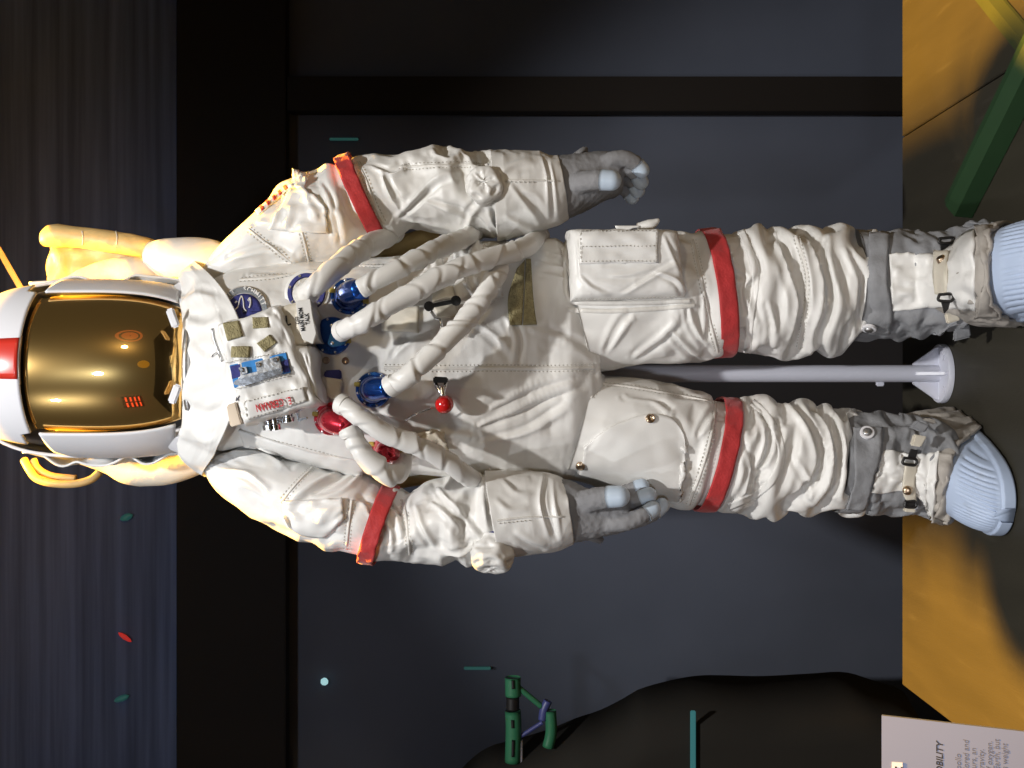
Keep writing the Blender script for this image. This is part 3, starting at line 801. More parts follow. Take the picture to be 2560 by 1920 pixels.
def stitch_on(b, lines, parent, lift):
    V = []; Fc = []
    for l in lines:
        L = lin(l, max(4, int(np.linalg.norm(np.array(l[-1]) - np.array(l[0])) / 9)))
        for q0, q1 in zip(L[:-1], L[1:]):
            q2 = q0 + (q1 - q0) * .6
            h0, h1 = hit(b, *q0), hit(b, *q2)
            if not h0 or not h1: continue
            a = h0[0] + h0[1] * lift; c = h1[0] + h1[1] * lift; t = c - a; s_ = np.cross(t, h0[1]); s_ /= np.linalg.norm(s_) + 1e-9
            if np.linalg.norm(t) > .02: continue
            o = len(V); wd = .0008; m = (a + c) / 2 + h0[1] * .0012
            V.extend([a - s_ * wd, a + s_ * wd, m + s_ * wd, m - s_ * wd, c + s_ * wd, c - s_ * wd]); Fc.extend([(o, o + 1, o + 2, o + 3), (o + 3, o + 2, o + 4, o + 5)])
    o = mesh_obj('stitching', V, Fc, M['stitch'], parent, False); o['kind'] = 'stuff'
stitch_on(BPK, st_, pk, .0045)
drape('pocket_tab', BPK, [(1536, 566), (1600, 566)], [(1540, 574), (1600, 574)], M['fabric'], pk, 8, 4, .010, .004, 1)
grid_obj('pocket_tab', ptube([(1592, 566, -.13, .006), (1625, 562, -.135, .010), (1648, 549, -.14, .003)], 12, 10), M['fabric'], pk, cap=True)
welt('pocket_piping', BODY, [(1416, 610), (1413, 690), (1416, 735), (1428, 753), (1480, 758), (1600, 757), (1722, 752)], M['welt'], pk, .010, .006)
welt('seam', BODY, [(1420, 774), (1520, 778), (1640, 772), (1735, 764)], M['welt'], suit, .010, .003)

# ------------------------------------------------------------------ cuffs, wrist caps
def cuff(secs, seed, folds):
    P = loft(secs, 81, 200, 2.1)
    P = crumple(fold(P, folds), 1.004, 1.003, -.006, .007, seed=seed, bend=.35, noise=.08, pin=(True, True), facet=[(.11, .005)])
    grid_obj('wrist_gauntlet', P, M['fabric_b'], suit, thick=.003)
    return P
RC = cuff([((1226, 379), (1244, 607), -.035, .104), ((1285, 379), (1295, 592), -.04, .098), ((1345, 380), (1348, 577), -.045, .088), ((1370, 388), (1395, 562), -.05, .08), ((1392, 390), (1420, 548), -.05, .074)], 41, [([(1275, 462), (1316, 513), (1352, 560)], 12, .006, 1), ([(1255, 430), (1290, 410), (1330, 400)], 12, .005, -1), ([(1262, 540), (1300, 560), (1335, 575)], 10, .005, 1), ([(1356, 395), (1368, 450), (1372, 545)], 7, .005, 1), ([(1375, 400), (1384, 460), (1392, 540)], 6, .004, -1), ([(1300, 480), (1340, 490), (1365, 520)], 9, .004, -1)])
LC = cuff([((1252, 1394), (1212, 1176), -.105, .104), ((1310, 1386), (1280, 1176), -.108, .098), ((1380, 1377), (1343, 1178), -.11, .088), ((1410, 1368), (1388, 1186), -.112, .08), ((1432, 1358), (1408, 1196), -.113, .074)], 43, [([(1360, 1186), (1350, 1258), (1372, 1340)], 8, .006, 1), ([(1380, 1195), (1385, 1260), (1400, 1345)], 7, .005, -1), ([(1255, 1200), (1290, 1230), (1330, 1235)], 12, .004, 1), ([(1290, 1330), (1330, 1350), (1365, 1360)], 11, .005, -1), ([(1240, 1250), (1275, 1275), (1320, 1270)], 12, .004, 1)])
BRC = bvh_of((RC, True)); BLC = bvh_of((LC, True))
seam(BRC, [(1262, 450), (1320, 451), (1385, 452)], .004, False)
seam(BLC, [(1243, 1302), (1310, 1294), (1405, 1292)], .004, False)
stitch_on(BRC, [[(1262, 455), (1340, 456)]], suit, .002); stitch_on(BLC, [[(1246, 1308), (1330, 1300)]], suit, .002)
def wrist_cap(c, n, r, h, seed):
    nu, nv = 49, 96
    Mx = frame_to(n)
    P = np.zeros((nu, nv, 3))
    prof = [(r * .92, -.01), (r * 1.0, h * .25), (r * 1.0, h * .6), (r * .86, h * .9), (r * .5, h * 1.02), (r * .12, h * .95)]
    Q = catmull(np.c_[np.array(prof), np.zeros(len(prof))], nu)
    for i in range(nu):
        for j in range(nv):
            t = 2 * math.pi * j / nv
            P[i, j] = np.array(Mx @ Vector((Q[i, 0] * math.cos(t), Q[i, 0] * math.sin(t), Q[i, 1]))) + c
    P = crumple(P, 1.06, 1.05, -.005, .005, seed=seed, bend=.25, levels=(4, 2, 1), noise=.5, facet=[(.03, .006)])
    grid_obj('wrist_cap', P, M['fabric_b'], suit, cap=True)
h = hit(BRA, 1214, 470)
wrist_cap(h[0] + np.array((0, .01, 0)), (.15, -1, .1), .033, .042, 3)
c = W(1232, 1366, -.165)
wrist_cap(c, (-.85, -.5, .08), .036, .042, 6)
prism('wrist_tab', [(1218, 1326), (1243, 1330), (1243, 1344), (1222, 1334)], -.185, -.16, M['navy'], suit, .001)

# ------------------------------------------------------------------ hose connectors and hoses
def conn(name, px, py, r, m, prof, tilt=(0, -1, 0), ring=True):
    h = hit(BT, px, py)
    n = Vector(tilt).normalized()
    c = h[0] + np.array(n) * .004
    return c, n
def connector(name, px, py, r, m, kind, to=None, tr=.018):
    h = hit(BODY, px, py); y = h[0][1] + .004
    c = W(px, py, y)
    n = Vector((h[1][0] * .3, -1, h[1][2] * .3 + .05)).normalized()
    if kind == 'dome':
        prof = [(r, -.02), (r, .006), (r * .96, .010), (r * .80, .011), (r * .74, .018), (r * .66, .028), (r * .5, .036), (r * .25, .040), (.0005, .041)]
    elif kind == 'flat':
        prof = [(r, -.02), (r, .006), (r * .96, .009), (r * .7, .009), (r * .68, .012), (.0005, .012)]
    o = lathe(name, prof, c, n, m, suit, 40)
    F_ = frame_to(n)
    for k in range(8):
        a = 2 * math.pi * (k + .3) / 8
        p = np.array(F_ @ Vector((r * .88 * math.cos(a), r * .88 * math.sin(a), .0095))) + c
        lathe('screw', [(.0024, -.001), (.0024, .001), (.0016, .0016), (.0003, .0016)], p, n, M['steel'], o, 10)
    for a in (1.25, 4.4):
        p = np.array(F_ @ Vector((r * .93 * math.cos(a), r * .93 * math.sin(a), .010))) + c
        box('lock_tab', p, (.008, .010, .008), M['yellowtab'], o, .001, rot=F_)
    if to is not None:
        e = W(*to)
        p0 = c + np.array(n) * .012
        mid = c + np.array(n) * .030 + (e - c) * .25
        grid_obj('elbow', tube([np.append(p0, r * .62), np.append(mid, tr * 1.15), np.append(e, tr)], 16, 20), m, o, cap=True)
    return o
# white faced port with a navy ring
h = hit(BT, 769, 732); yq = h[0][1]
n_ = Vector((.08, -1, .08)).normalized()
pt = lathe('hose_port', [(.041, -.02), (.041, .004), (.036, .006), (.0005, .006)], W(769, 732, yq), n_, M['fabric'], suit, 40)
lathe('port_ring', [(.0345, .003), (.0345, .0085), (.0335, .010), (.0272, .010), (.0265, .0085), (.0265, .003)], W(769, 732, yq), n_, M['navy'], pt, 44)
lathe('port_face', [(.025, .004), (.025, .009), (.0005, .0095)], W(769, 732, yq), n_, M['dullsteel'], pt, 30)
Fq = frame_to(n_)
for k in range(7):
    a = 2 * math.pi * k / 7 + .4
    p = np.array(Fq @ Vector((.031 * math.cos(a), .031 * math.sin(a), .010))) + W(769, 732, yq)
    lathe('screw', [(.0026, -.001), (.0026, .0012), (.0003, .0014)], p, n_, M['steel'], pt, 10)
connector('blue_connector', 875, 743, .034, M['bluean'], 'dome', (905, 722, -.262))
bc = connector('blue_connector', 832, 840, .034, M['bluean'], 'flat')
hb = hit(BODY, 832, 840)[0][1] - .012
prism('cover_plate', [(838, 812), (852, 812), (868, 850), (853, 864), (830, 868), (818, 860), (824, 838)], hb - .010, hb + .004, M['bluepaint'], bc, .001)
for q in ((829, 814), (831, 858), (853, 852)):
    lathe('screw', [(.003, -.001), (.003, .0015), (.0004, .002)], W(q[0], q[1], hb - .0095), (0, -1, 0), M['steel'], bc, 10)
connector('blue_connector', 935, 974, .032, M['bluean'], 'dome', (974, 968, -.25))
connector('red_connector', 828, 1046, .030, M['redan'], 'dome', (872, 1066, -.236))
connector('red_connector', 967, 1118, .029, M['redan'], 'dome', (985, 1128, -.20), .016)
for q in ((816, 901), (864, 902)):
    h = hit(BT, *q); lathe('rivet', [(.0065, -.002), (.0065, .003), (.0045, .0045), (.002, .003), (.0004, .003)], h[0], h[1], M['brass'], suit, 16)
h = hit(BT, 836, 935)
prism('blank_plug', [(812, 926), (850, 924), (852, 948), (808, 942)], h[0][1] - .012, h[0][1] + .01, M['navy'], suit, .002)
drape('chest_tab', BT, [(795, 940), (858, 950)], [(805, 985), (850, 1004)], M['cream'], suit, 10, 8, .012, .004, 3)

def hose(pts, seed, su=1.004, L=None, nv=72):
    d = sum(np.linalg.norm(W(*a[:3]) - W(*b[:3])) for a, b in zip(pts[:-1], pts[1:]))
    nu = int(d / .0019) // 4 * 4 + 1
    P = ptube(pts, nu, nv)
    U = np.linspace(0, 1, nu)[:, None] * np.ones((1, nv))
    rng = np.random.default_rng(seed)
    th = np.arange(nv) / nv * 2 * np.pi
    u0 = .06; No = outward(P)
    while u0 < .93:
        ph, sl, am = rng.uniform(0, 6.28), rng.uniform(.3, 1.2) * .018 / d, rng.uniform(.002, .0048)
        x = (U - u0 + sl * np.cos(th - ph)[None]) * d
        ang = .68 + .32 * np.cos(th - ph - rng.uniform(-1, 1))[None]
        lenp = rng.uniform(.012, .026)
        P = P + No * (am * np.clip(ang, 0, 1) * np.where(x < 0, np.exp(x / lenp), np.exp(-(x / .0022) ** 2)) - am * .6 * np.clip(ang, 0, 1) * np.exp(-((x - .006) / .004) ** 2))[..., None]
        u0 += rng.uniform(.018, .055) / d
    s = su + .0 * U
    hi = np.full((nu, nv), .0012)
    hi = np.minimum(hi, .0005 + .05 * np.minimum(U, 1 - U))
    P = crumple(P, np.clip(s, 1.0, 1.3), 1.0, -.0012, hi, seed=seed, bend=.2, levels=(4, 2, 1), iters=(40, 30, 20), noise=.03, sharp=.3)
    o = grid_obj('hose', P, M['fabric_b'], suit, cap=True)
    for e, sg in ((0, 1), (-1, -1)):
        C = P[e].mean(0); ax = P[e + 3 * sg].mean(0) - C; ax /= np.linalg.norm(ax)
        lathe('hose_collar', [(pts[e][3] * 1.0, -.004), (pts[e][3] * 1.13, -.002), (pts[e][3] * 1.16, .004), (pts[e][3] * 1.12, .012), (pts[e][3] * .95, .014)], C, Vector(ax), M['fabric'], o, 28)
    return P
hose([(756, 738, -.205, .0155), (772, 729, -.232, .0175), (800, 705, -.24, .018), (850, 660, -.215, .018), (905, 622, -.16, .019), (945, 602, -.08, .019), (985, 580, .0, .019)], 51)
hose([(905, 720, -.262, .0152), (935, 703, -.262, .0158), (1000, 670, -.25, .016), (1080, 628, -.21, .0168), (1140, 604, -.14, .017), (1175, 590, -.06, .017), (1195, 572, .02, .017)], 52)
hose([(852, 828, -.235, .016), (880, 816, -.262, .0165), (915, 798, -.275, .017), (991, 753, -.27, .017), (1069, 711, -.26, .017), (1141, 674, -.24, .017), (1217, 647, -.21, .0172), (1285, 630, -.17, .0172), (1325, 612, -.11, .0172), (1350, 590, .0, .0165)], 53)
hose([(974, 968, -.25, .0168), (1021, 938, -.262, .017), (1081, 885, -.255, .017), (1141, 825, -.24, .0168), (1187, 771, -.225, .0168), (1217, 726, -.215, .016), (1243, 684, -.19, .0155), (1255, 640, -.13, .0148)], 54)
hose([(852, 1008, -.245, .016), (885, 1030, -.258, .0165), (920, 1055, -.26, .0166), (965, 1085, -.255, .0166), (1041, 1114, -.24, .0166), (1099, 1143, -.22, .0166), (1155, 1180, -.19, .0166), (1190, 1205, -.13, .0155)], 55)
hose([(874, 1072, -.236, .0168), (905, 1130, -.235, .0172), (948, 1172, -.23, .0176), (985, 1188, -.215, .018), (1004, 1170, -.18, .0172), (1006, 1140, -.13, .0155)], 56)
drape('chest_strip', BT, [(600, 1072), (700, 1104), (800, 1132), (915, 1152)], [(612, 1110), (690, 1140), (790, 1168), (905, 1186)], M['fabric_b'], suit, 44, 12, .006, .006, 4, jit=.001)
drape('waist_pad', BT, [(1076, 726), (1134, 720)], [(1082, 757), (1139, 747)], M['cream'], suit, 12, 8, .012, .008, 2, jit=.001)
drape('waist_pad', BT, [(1084, 772), (1140, 764)], [(1092, 800), (1146, 792)], M['cream'], suit, 12, 8, .010, .008, 2, jit=.001)
drape('hose_cover', BODY, [(1135, 640), (1190, 618), (1262, 640)], [(1160, 715), (1205, 760), (1252, 745)], M['fabric_b'], suit, 30, 24, .012, .006, 4, jit=.005)
drape('hose_cover', BODY, [(985, 672), (1050, 655), (1105, 640)], [(1000, 735), (1060, 720), (1115, 690)], M['fabric'], suit, 30, 20, .008, .005, 4, jit=.004)
drape('side_flap', BODY, [(1020, 1085), (1075, 1075), (1110, 1082)], [(1025, 1125), (1080, 1130), (1125, 1128)], M['cream'], suit, 24, 14, .010, .005, 4, jit=.003)
# harness bits at the waist
rod('waist_bar', [W(1072, 766, -.205), W(1141, 752, -.205)], .004, M['blackplastic'], suit)
for q in ((1073, 766), (1140, 752)): lathe('bar_end', [(.009, -.004), (.009, .006), (.0005, .007)], W(q[0], q[1], -.203), (0, -1, 0), M['blackplastic'], suit, 12)
rod('waist_hook', [W(1078, 778, -.2), W(1090, 795, -.203), (W(1100, 800, -.203)), W(1104, 820, -.205), W(1106, 838, -.2)], .003, M['steel'], suit)
rod('wire', [W(1012, 1052, -.2), W(1040, 1035, -.206), W(1080, 1020, -.2)], .0015, M['steel'], suit)
bk = prism('pull_buckle', [(1083, 941), (1119, 943), (1119, 957), (1082, 957)], -.225, -.20, M['blackplastic'], suit, .002)
rod('pull_shackle', [W(1088, 957, -.214), W(1093, 968, -.222), W(1105, 984, -.226), W(1112, 967, -.222), W(1115, 957, -.214)], .0035, M['steel'], bk)
rod('pull_pin', [W(1104, 968, -.224), W(1107, 990, -.228)], .005, M['steel'], bk)
h = hit(BODY, 1111, 1011)
lathe('pull_ball', [(.0004, -.0165)] + [(.0165 * math.cos(t) * (1 + .05 * math.sin(t)), .0165 * math.sin(t)) for t in np.linspace(-1.4, 1.4, 14)] + [(.0004, .0165)], W(1111, 1011, h[0][1] - .034), (.05, -.3, 1), M['redball'], bk, 28)
prism('lower_buckle', [(1086, 805), (1122, 800), (1124, 830), (1088, 836)], -.2, -.185, M['dullsteel'], suit, .002) if False else None

# ------------------------------------------------------------------ mission patch on the chest
def disc(name, b, cx, cy, r, m, parent, off, r0=0, n=40, k=6):
    G = np.zeros((n + 1, k, 2))
    for i in range(n + 1):
        for j in range(k):
            a = 2 * math.pi * i / n; rr = r0 + (r - r0) * (j + .0001) / (k - 1)
            G[i, j] = (cx + rr * math.cos(a), cy + rr * math.sin(a))
    P = drape_pts(b, G, off, 1)
    return grid_obj(name, P, m, parent, False, .0015)
ph = hit(BT, 610, 779)
pa = disc('mission_patch', BT, 612, 781, 64, M['patchwhite'], suit, .003)
disc('patch_ring', BT, 612, 781, 60, M['patchgrey'], pa, .0045, 46)
disc('patch_field', BT, 612, 781, 44, M['navy'], pa, .0045)
def patch_letter(ch, ang, r, size):
    a = math.radians(ang); px, py = 612 + r * math.cos(a), 781 + r * math.sin(a)
    h = hit(BT, px, py)
    if not h: return
    upv = pdir(612, 781, px, py, h[0][1])
    n = Vector(h[1]); u = Vector(upv); r_ = u.cross(n)
    text_mesh(ch, size, face_mat(Vector(h[0]) + n * .0052, r_, u), M['patchwhite'], 'patch_letter', pa, .0003, 0, 'CENTER', .0003)
# angles in image degrees (0 = image right = world down)
for i, ch in enumerate('XVII'): patch_letter(ch, 205 + i * 11, 53, .0115)
for i, ch in enumerate('SCHMITT'): patch_letter(ch, 338 - (6 - i) * 11, 53, .0115)
rodp = lambda pts, r, m: rod('patch_figure', [hit(BT, *q)[0] + np.array((0, -.006, 0)) for q in pts], r, m, pa, 6)
rodp([(585, 778), (596, 768), (602, 748), (606, 740), (610, 752), (612, 770), (618, 778)], .0012, M['patchwhite'])
rodp([(622, 752), (627, 745), (628, 760), (625, 770)], .0016, M['patchwhite'])
rodp([(590, 758), (594, 754)], .0018, M['patchwhite'])
disc('patch_star', BT, 572, 762, 8, M['patchgold'], pa, .0055, 0, 14, 3)

# ------------------------------------------------------------------ shoulder flag glimpsed edge-on
fp = drape('shoulder_flag', BRA, [(640, 530), (690, 488), (728, 455)], [(648, 541), (698, 498), (733, 467)], M['patchwhite'], suit, 20, 4, .004, .002, 1)
for k in range(5):
    f0 = .12 + k * .17; a = np.array((640, 530)) * (1 - f0) + np.array((728, 455)) * f0; b = a + np.array((7, 11)); d = np.array((88, -75)) * .075
    drape('flag_stripe', BRA, [tuple(a + 1), tuple(a + d + 1)], [tuple(b), tuple(b + d)], M['red'], fp, 6, 4, .006, .001, 1)

# ------------------------------------------------------------------ helmet
HZ, HH, HR, HN = 1.660, .242, .166, 3.0
HX = W(0, 922, 0)[0]
TURN = R(5.5)          # the helmet looks a little to the right
def hp(lam, z, off=0.0):
    q = max(0, 1 - abs((z - HZ) / HH) ** HN) ** (1 / HN)
    r = HR * q
    lam = lam + TURN
    sl, cl = math.sin(lam), math.cos(lam)
    n = np.array((sl, -cl, np.sign(z - HZ) * (abs((z - HZ) / HH)) ** 3 * 1.2)); n /= np.linalg.norm(n)
    return np.array((HX + r * sl, .005 - r * 1.08 * cl, z)) + n * off
def hgrid(l0, l1, z0, z1, nu, nv, off, zf=None, lf=None):
    P = np.zeros((nu, nv, 3))
    for i in range(nu):
        for j in range(nv):
            a = i / (nu - 1); b = j / (nv - 1)
            za, zb = (z0, z1) if zf is None else zf(b)
            z = za + (zb - za) * a
            la, lb = (l0, l1) if lf is None else lf(a)
            P[i, j] = hp(R(la + (lb - la) * b), z, off)
    return P
helmet = empty('helmet', (HX, 0, zt(440, 0)), 'white helmet with a gold mirror visor and a red stripe over the crown', 'helmet')
# dark inner shell
nu, nv = 40, 72
zz = HZ + HH * np.sin(np.linspace(-.97, .999, nu) * math.pi / 2)
P = np.array([[hp(2 * math.pi * j / nv, z, -.013) for j in range(nv)] for z in zz])
grid_obj('inner_shell', P, M['black'], helmet, cap=True)
# back of the shell, from ear to ear
P = np.array([[hp(R(84 + 192 * j / 59), z, 0) for j in range(60)] for z in HZ + HH * np.sin(np.linspace(-.9, .999, 36) * math.pi / 2)])
grid_obj('rear_shell', P, M['shell'], helmet, False, .006)
# gold visor: a slightly bulging mirror
def zv(b): return (1.462 + .012 * abs(2 * b - 1) ** 2, 1.742)
P = hgrid(-51, 51, 0, 0, 60, 60, 0, zv)
for i in range(60):
    for j in range(60):
        a, b = i / 59, j / 59
        e = 1 - .5 * (2 * a - 1) ** 2 - .5 * (2 * b - 1) ** 2
        P[i, j] += (P[i, j] - np.array((HX, .03, 1.62))) * (-.035 + .022 * e)
grid_obj('visor', P, M['gold'], helmet, False, .003)
# crown shade with its red stripe
def top_l(a): return (-48 + 8 * (a > .35) * 0, 48)
P = hgrid(-62, 62, 1.748, 1.9015, 30, 60, .007, lambda b: (1.742 + .018 * (abs(2 * b - 1) > .80), 1.9015))
grid_obj('crown_shade', P, M['shell'], helmet, False, .004)
P = np.array([[hp(math.atan2(x, .16) * .95, z, .0095) for x in np.linspace(-.037, .037, 8)] for z in np.linspace(1.7435, 1.901, 26)])
grid_obj('crown_stripe', P, M['shellred'], helmet, False, .001)
# amber edge trim of the crown
rod('crown_trim', [hp(R(l), 1.742, .004) for l in np.linspace(-16, 14, 9)], .0022, M['brass'], helmet, 8)
# side eyeshades
for sg in (1, -1):
    def zs(b): return (1.487 + .030 * b + .035 * max(0, b - .5), 1.728 - .01 * b - .10 * max(0, b - .45))
    P = hgrid(50 * sg, 98 * sg, 0, 0, 40, 26, .006, zs)
    grid_obj('side_shade', P, M['shell'], helmet, False, .004)
    # ear hub and its cover
    c = hp(R(74 * sg), 1.487, .004); n = Vector((math.sin(R(80 * sg)), -math.cos(R(80 * sg)) - .5, -.12))
    lathe('pivot_hub', [(.031, -.022), (.031, .006), (.029, .010), (.022, .012), (.0005, .013)], c, n, M['shell'], helmet, 36)
# neck ring
th = np.linspace(0, 2 * math.pi, 72, endpoint=False)
for nm, z, r, h, m in (('neck_ring', 1.452, .148, .014, 'dullsteel'), ('neck_seal', 1.436, .143, .012, 'shell')):
    prof = [(r - .012, -h / 2), (r, -h / 2), (r + .004, 0), (r, h / 2), (r - .012, h / 2)]
    P = np.array([[np.array((HX + p[0] * math.cos(t), -.005 - p[0] * 1.06 * math.sin(t), z + p[1])) for t in th] for p in prof])
    grid_obj(nm, P, M[m], helmet, True)
for px, py, rot in ((432, 795, .35), (437, 985, -.35)):
    y = -.152
    c = W(px, py, y)
    Mz = Matrix.Rotation(-rot * (1 if py < 900 else 1), 3, 'Y')
    box('latch', c, (.036, .007, .015), M['shell'], helmet, .003, rot=Mz)
# cloth cover bunched behind the shades
for sg, seed in ((1, 61), (-1, 62)):
    P = hgrid(97 * sg, 170 * sg, 1.44, 1.80, 61, 41, .012, None)
    P = crumple(P, 1.10, 1.08, -.008, .014, seed=seed, closed=False, bend=.3, pin=(False, False))
    grid_obj('cloth_cover', P, M['fabric_b'], helmet, False, .004)

# ------------------------------------------------------------------ life support pack behind the shoulders
pack = empty('backpack', (.04, .12, .75), 'cloth covered life support pack glowing amber behind the helmet and shoulders', 'backpack')
P = cushion([(96, 606), (96, 1150), (1380, 1150), (1380, 606)], .205, .47, 60, 90, 14)
P = crumple(P, 1.02, 1.02, -.004, .004, seed=71, levels=(2, 1), iters=(50, 30), closed=False)
P = grid_obj('pack_cover', P, M['amber'], pack, False)
def soft(name, pts, parent, m, seed, flat=1.0, su=1.015, nv=48):
    d = sum(np.linalg.norm(W(*a[:3]) - W(*b[:3])) for a, b in zip(pts[:-1], pts[1:]))
    nu = max(21, int(d / .004) // 4 * 4 + 1)
    P = ptube(pts, nu, nv)
    P = crumple(P, su, 1.01, -.006, .004, seed=seed, bend=.4, levels=(4, 2, 1), iters=(50, 36, 20), sharp=.4, noise=.1, facet=[(.08, .004)])
    grid_obj(name, P, m, parent, cap=True)
    return bvh_of((P, True))
BROLL = soft('side_roll', [(112, 594, .22, .018), (140, 590, .21, .024), (200, 594, .205, .022), (290, 606, .20, .024), (370, 622, .195, .022), (400, 630, .20, .014)], pack, M['amber'], 72)
for pxa in (205, 290):
    welt('roll_seam', BROLL, [(pxa, 578), (pxa + 3, 592), (pxa + 2, 612)], M['stitch'], pack, .004, .0015, 2)
soft('shoulder_strap', [(120, 770, .20, .03), (210, 710, .18, .030), (290, 685, .17, .032), (360, 688, .15, .034), (425, 715, .16, .03), (460, 750, .10, .02)], pack, M['cream'], 73)
soft('shoulder_strap', [(160, 1110, .20, .03), (270, 1146, .19, .03), (330, 1176, .18, .030), (420, 1174, .16, .030), (500, 1150, .14, .026), (540, 1130, .10, .02)], pack, M['cream'], 74)
soft('pack_corner', [(380, 640, .15, .03), (440, 650, .13, .045), (520, 660, .12, .05), (580, 690, .10, .04)], pack, M['fabric'], 75)
rod('gold_pipe', [W(60, 1150, .40), W(74, 1175, .38), (W(92, 1196, .37)), W(130, 1208, .365), W(180, 1210, .365), W(225, 1200, .37), W(250, 1180, .38)], .009, M['amber'], pack, 14, 40)
rod('gold_pipe', [W(84, 1150, .40), W(95, 1172, .39), W(130, 1190, .385), W(190, 1196, .385)], .008, M['amber'], pack, 14, 30)
ab = grid_obj('antenna', np.array([[W(-40, 548, .45), W(-40, 572, .45)], [W(20, 652, .45), W(20, 680, .45)], [W(62, 726, .45), W(62, 752, .45)]]), M['amber'], pack, False, .004, smooth=False)
# pieces of the pack hoses seen between arm and waist
soft('pack_hose', [(930, 640, .08, .016), (990, 618, .07, .018), (1050, 598, .07, .018), (1090, 580, .08, .016)], pack, M['amber'], 76)
soft('pack_hose', [(975, 1200, .05, .02), (1040, 1188, .05, .02), (1100, 1175, .05, .02)], pack, M['amber'], 77)

# ------------------------------------------------------------------ control unit hung on the chest
cu_ = empty('control_unit', W(670, 915, -.2), 'boxy white control unit with blue window and name strip hung on the chest', 'control unit')
Z2 = lambda x, y: (440 + .33755 * x, 600 + .33755 * y)
yu = -.268
quad = [Z2(487, 1372), Z2(287, 622), Z2(752, 478), Z2(1062, 1210)]
P = cushion(quad, yu, -.15, 84, 72, 12)
P = crumple(P, 1.025, 1.03, -.004, .0035, seed=81, levels=(4, 2, 1), iters=(50, 40, 20), closed=False, bend=.35, facet=[(.05, .002)])
uc = grid_obj('unit_cover', P, M['fabric'], cu_, False)
BU = bvh_of((P, False))
for q in ([(350, 620), (465, 597), (497, 713), (385, 748)], [(566, 573), (682, 570), (691, 650), (570, 656)], [(600, 765), (695, 700), (749, 760), (655, 830)], [(415, 787), (550, 787), (547, 870), (413, 870)]):
    q = [Z2(*p) for p in q]
    drape('velcro_patch', BU, [q[0], q[1]], [q[3], q[2]], M['velcro'], cu_, 8, 8, .003, .0035, 2, straight=True)
q = [Z2(*p) for p in ((395, 928), (815, 834), (847, 980), (430, 1096))]
fw = prism('window_plate', q, yu - .0025, yu + .01, M['bluepaint'], cu_, .0008)
def zp(name, pts, f, b_, m, par, bev=.0006): return prism(name, [Z2(*p) for p in pts], yu - f, yu - b_, m, par, bev)
zp('window_slot', [(400, 935), (475, 918), (485, 1010), (415, 1030)], .0032, .001, M['navy'], fw, .0002)
zp('window_slot', [(770, 905), (828, 880), (842, 975), (800, 985)], .0032, .001, M['navy'], fw, .0002)
zp('bracket', [(585, 905), (760, 858), (783, 945), (600, 975)], .008, .002, M['dullsteel'], fw)
zp('bracket', [(462, 946), (520, 938), (532, 985), (480, 998)], .009, .002, M['dullsteel'], fw)
zp('latch_bar', [(425, 1050), (500, 1000), (780, 925), (792, 985), (500, 1082), (425, 1072)], .012, .007, M['steel'], fw, .0012)
zp('latch_bar', [(470, 1005), (560, 985), (780, 925), (785, 945), (560, 1008), (480, 1025)], .014, .010, M['dullsteel'], fw, .001)
for p in ((612, 925), (738, 888), (487, 963), (770, 968), (590, 1005)):
    lathe('screw', [(.0042, -.002), (.0042, .0018), (.003, .0028), (.0004, .0028)], W(*Z2(*p), yu - .0095), (0, -1, 0), M['steel'], fw, 12)
# name strip
drape('name_strip', BU, [Z2(505, 1190), Z2(945, 1088)], [Z2(532, 1332), Z2(975, 1192)], M['fabric_b'], cu_, 20, 8, .003, .003, 3, straight=True)
stitch_on(BU, [[Z2(512, 1198), Z2(940, 1098)], [Z2(537, 1322), Z2(965, 1188)], [Z2(512, 1200), Z2(536, 1320)], [Z2(380, 905), Z2(820, 826)], [Z2(430, 1108), Z2(850, 992)]], cu_, .0036)
a, b = Z2(835, 1192), Z2(612, 1243)
y_ = min(hit(BU, *Z2(x_, q_))[0][1] for x_, q_ in ((640, 1236), (700, 1222), (760, 1208), (820, 1196))) - .0042
rd_ = pdir(*a, *b, y_); up_ = pdir(*Z2(722, 1190), *Z2(738, 1260), y_)
text_mesh('E. CERNAN', .0185, face_mat(W(*Z2(722, 1214), y_), rd_, up_) @ Matrix.Diagonal((.60, 1, 1, 1)), M['redtext'], 'name_lettering', cu_, .0002, spacing=1.12)
# under-side flaps with lettering
P = cushion([Z2(700, 520), Z2(985, 438), Z2(1040, 750), Z2(830, 790)], -.250, -.16, 44, 40, 7)
P = crumple(P, 1.10, 1.08, -.007, .006, seed=84, levels=(4, 2, 1), iters=(50, 36, 20), closed=False); grid_obj('lower_flap', P, M['cream'], cu_, False)
P = cushion([Z2(835, 770), Z2(985, 790), Z2(1075, 1215), Z2(960, 1100)], -.256, -.16, 44, 40, 7)
P = crumple(P, 1.08, 1.06, -.006, .006, seed=85, levels=(4, 2, 1), iters=(50, 36, 20), closed=False); grid_obj('lower_flap', P, M['fabric_b'], cu_, False)
tg = prism('label_tab', [Z2(*p) for p in ((885, 450), (995, 438), (1012, 560), (1040, 690), (1015, 770), (935, 735), (905, 640))], -.2585, -.254, M['fabric'], cu_, .001)
for body, p, sz in (('OFF', (900, 595), .0092), ('MAIN MOM', (932, 588), .0098), ('TALK', (972, 585), .0098)):
    text_mesh(body, sz, face_mat(W(*Z2(*p), -.2592), pdir(*Z2(0, 190), *Z2(-25, 0), -.259), pdir(*Z2(190, 0), *Z2(0, 25), -.259)) @ Matrix.Diagonal((.80, 1, 1, 1)), M['blacktext'], 'label_lettering', tg, .0002, .0002)
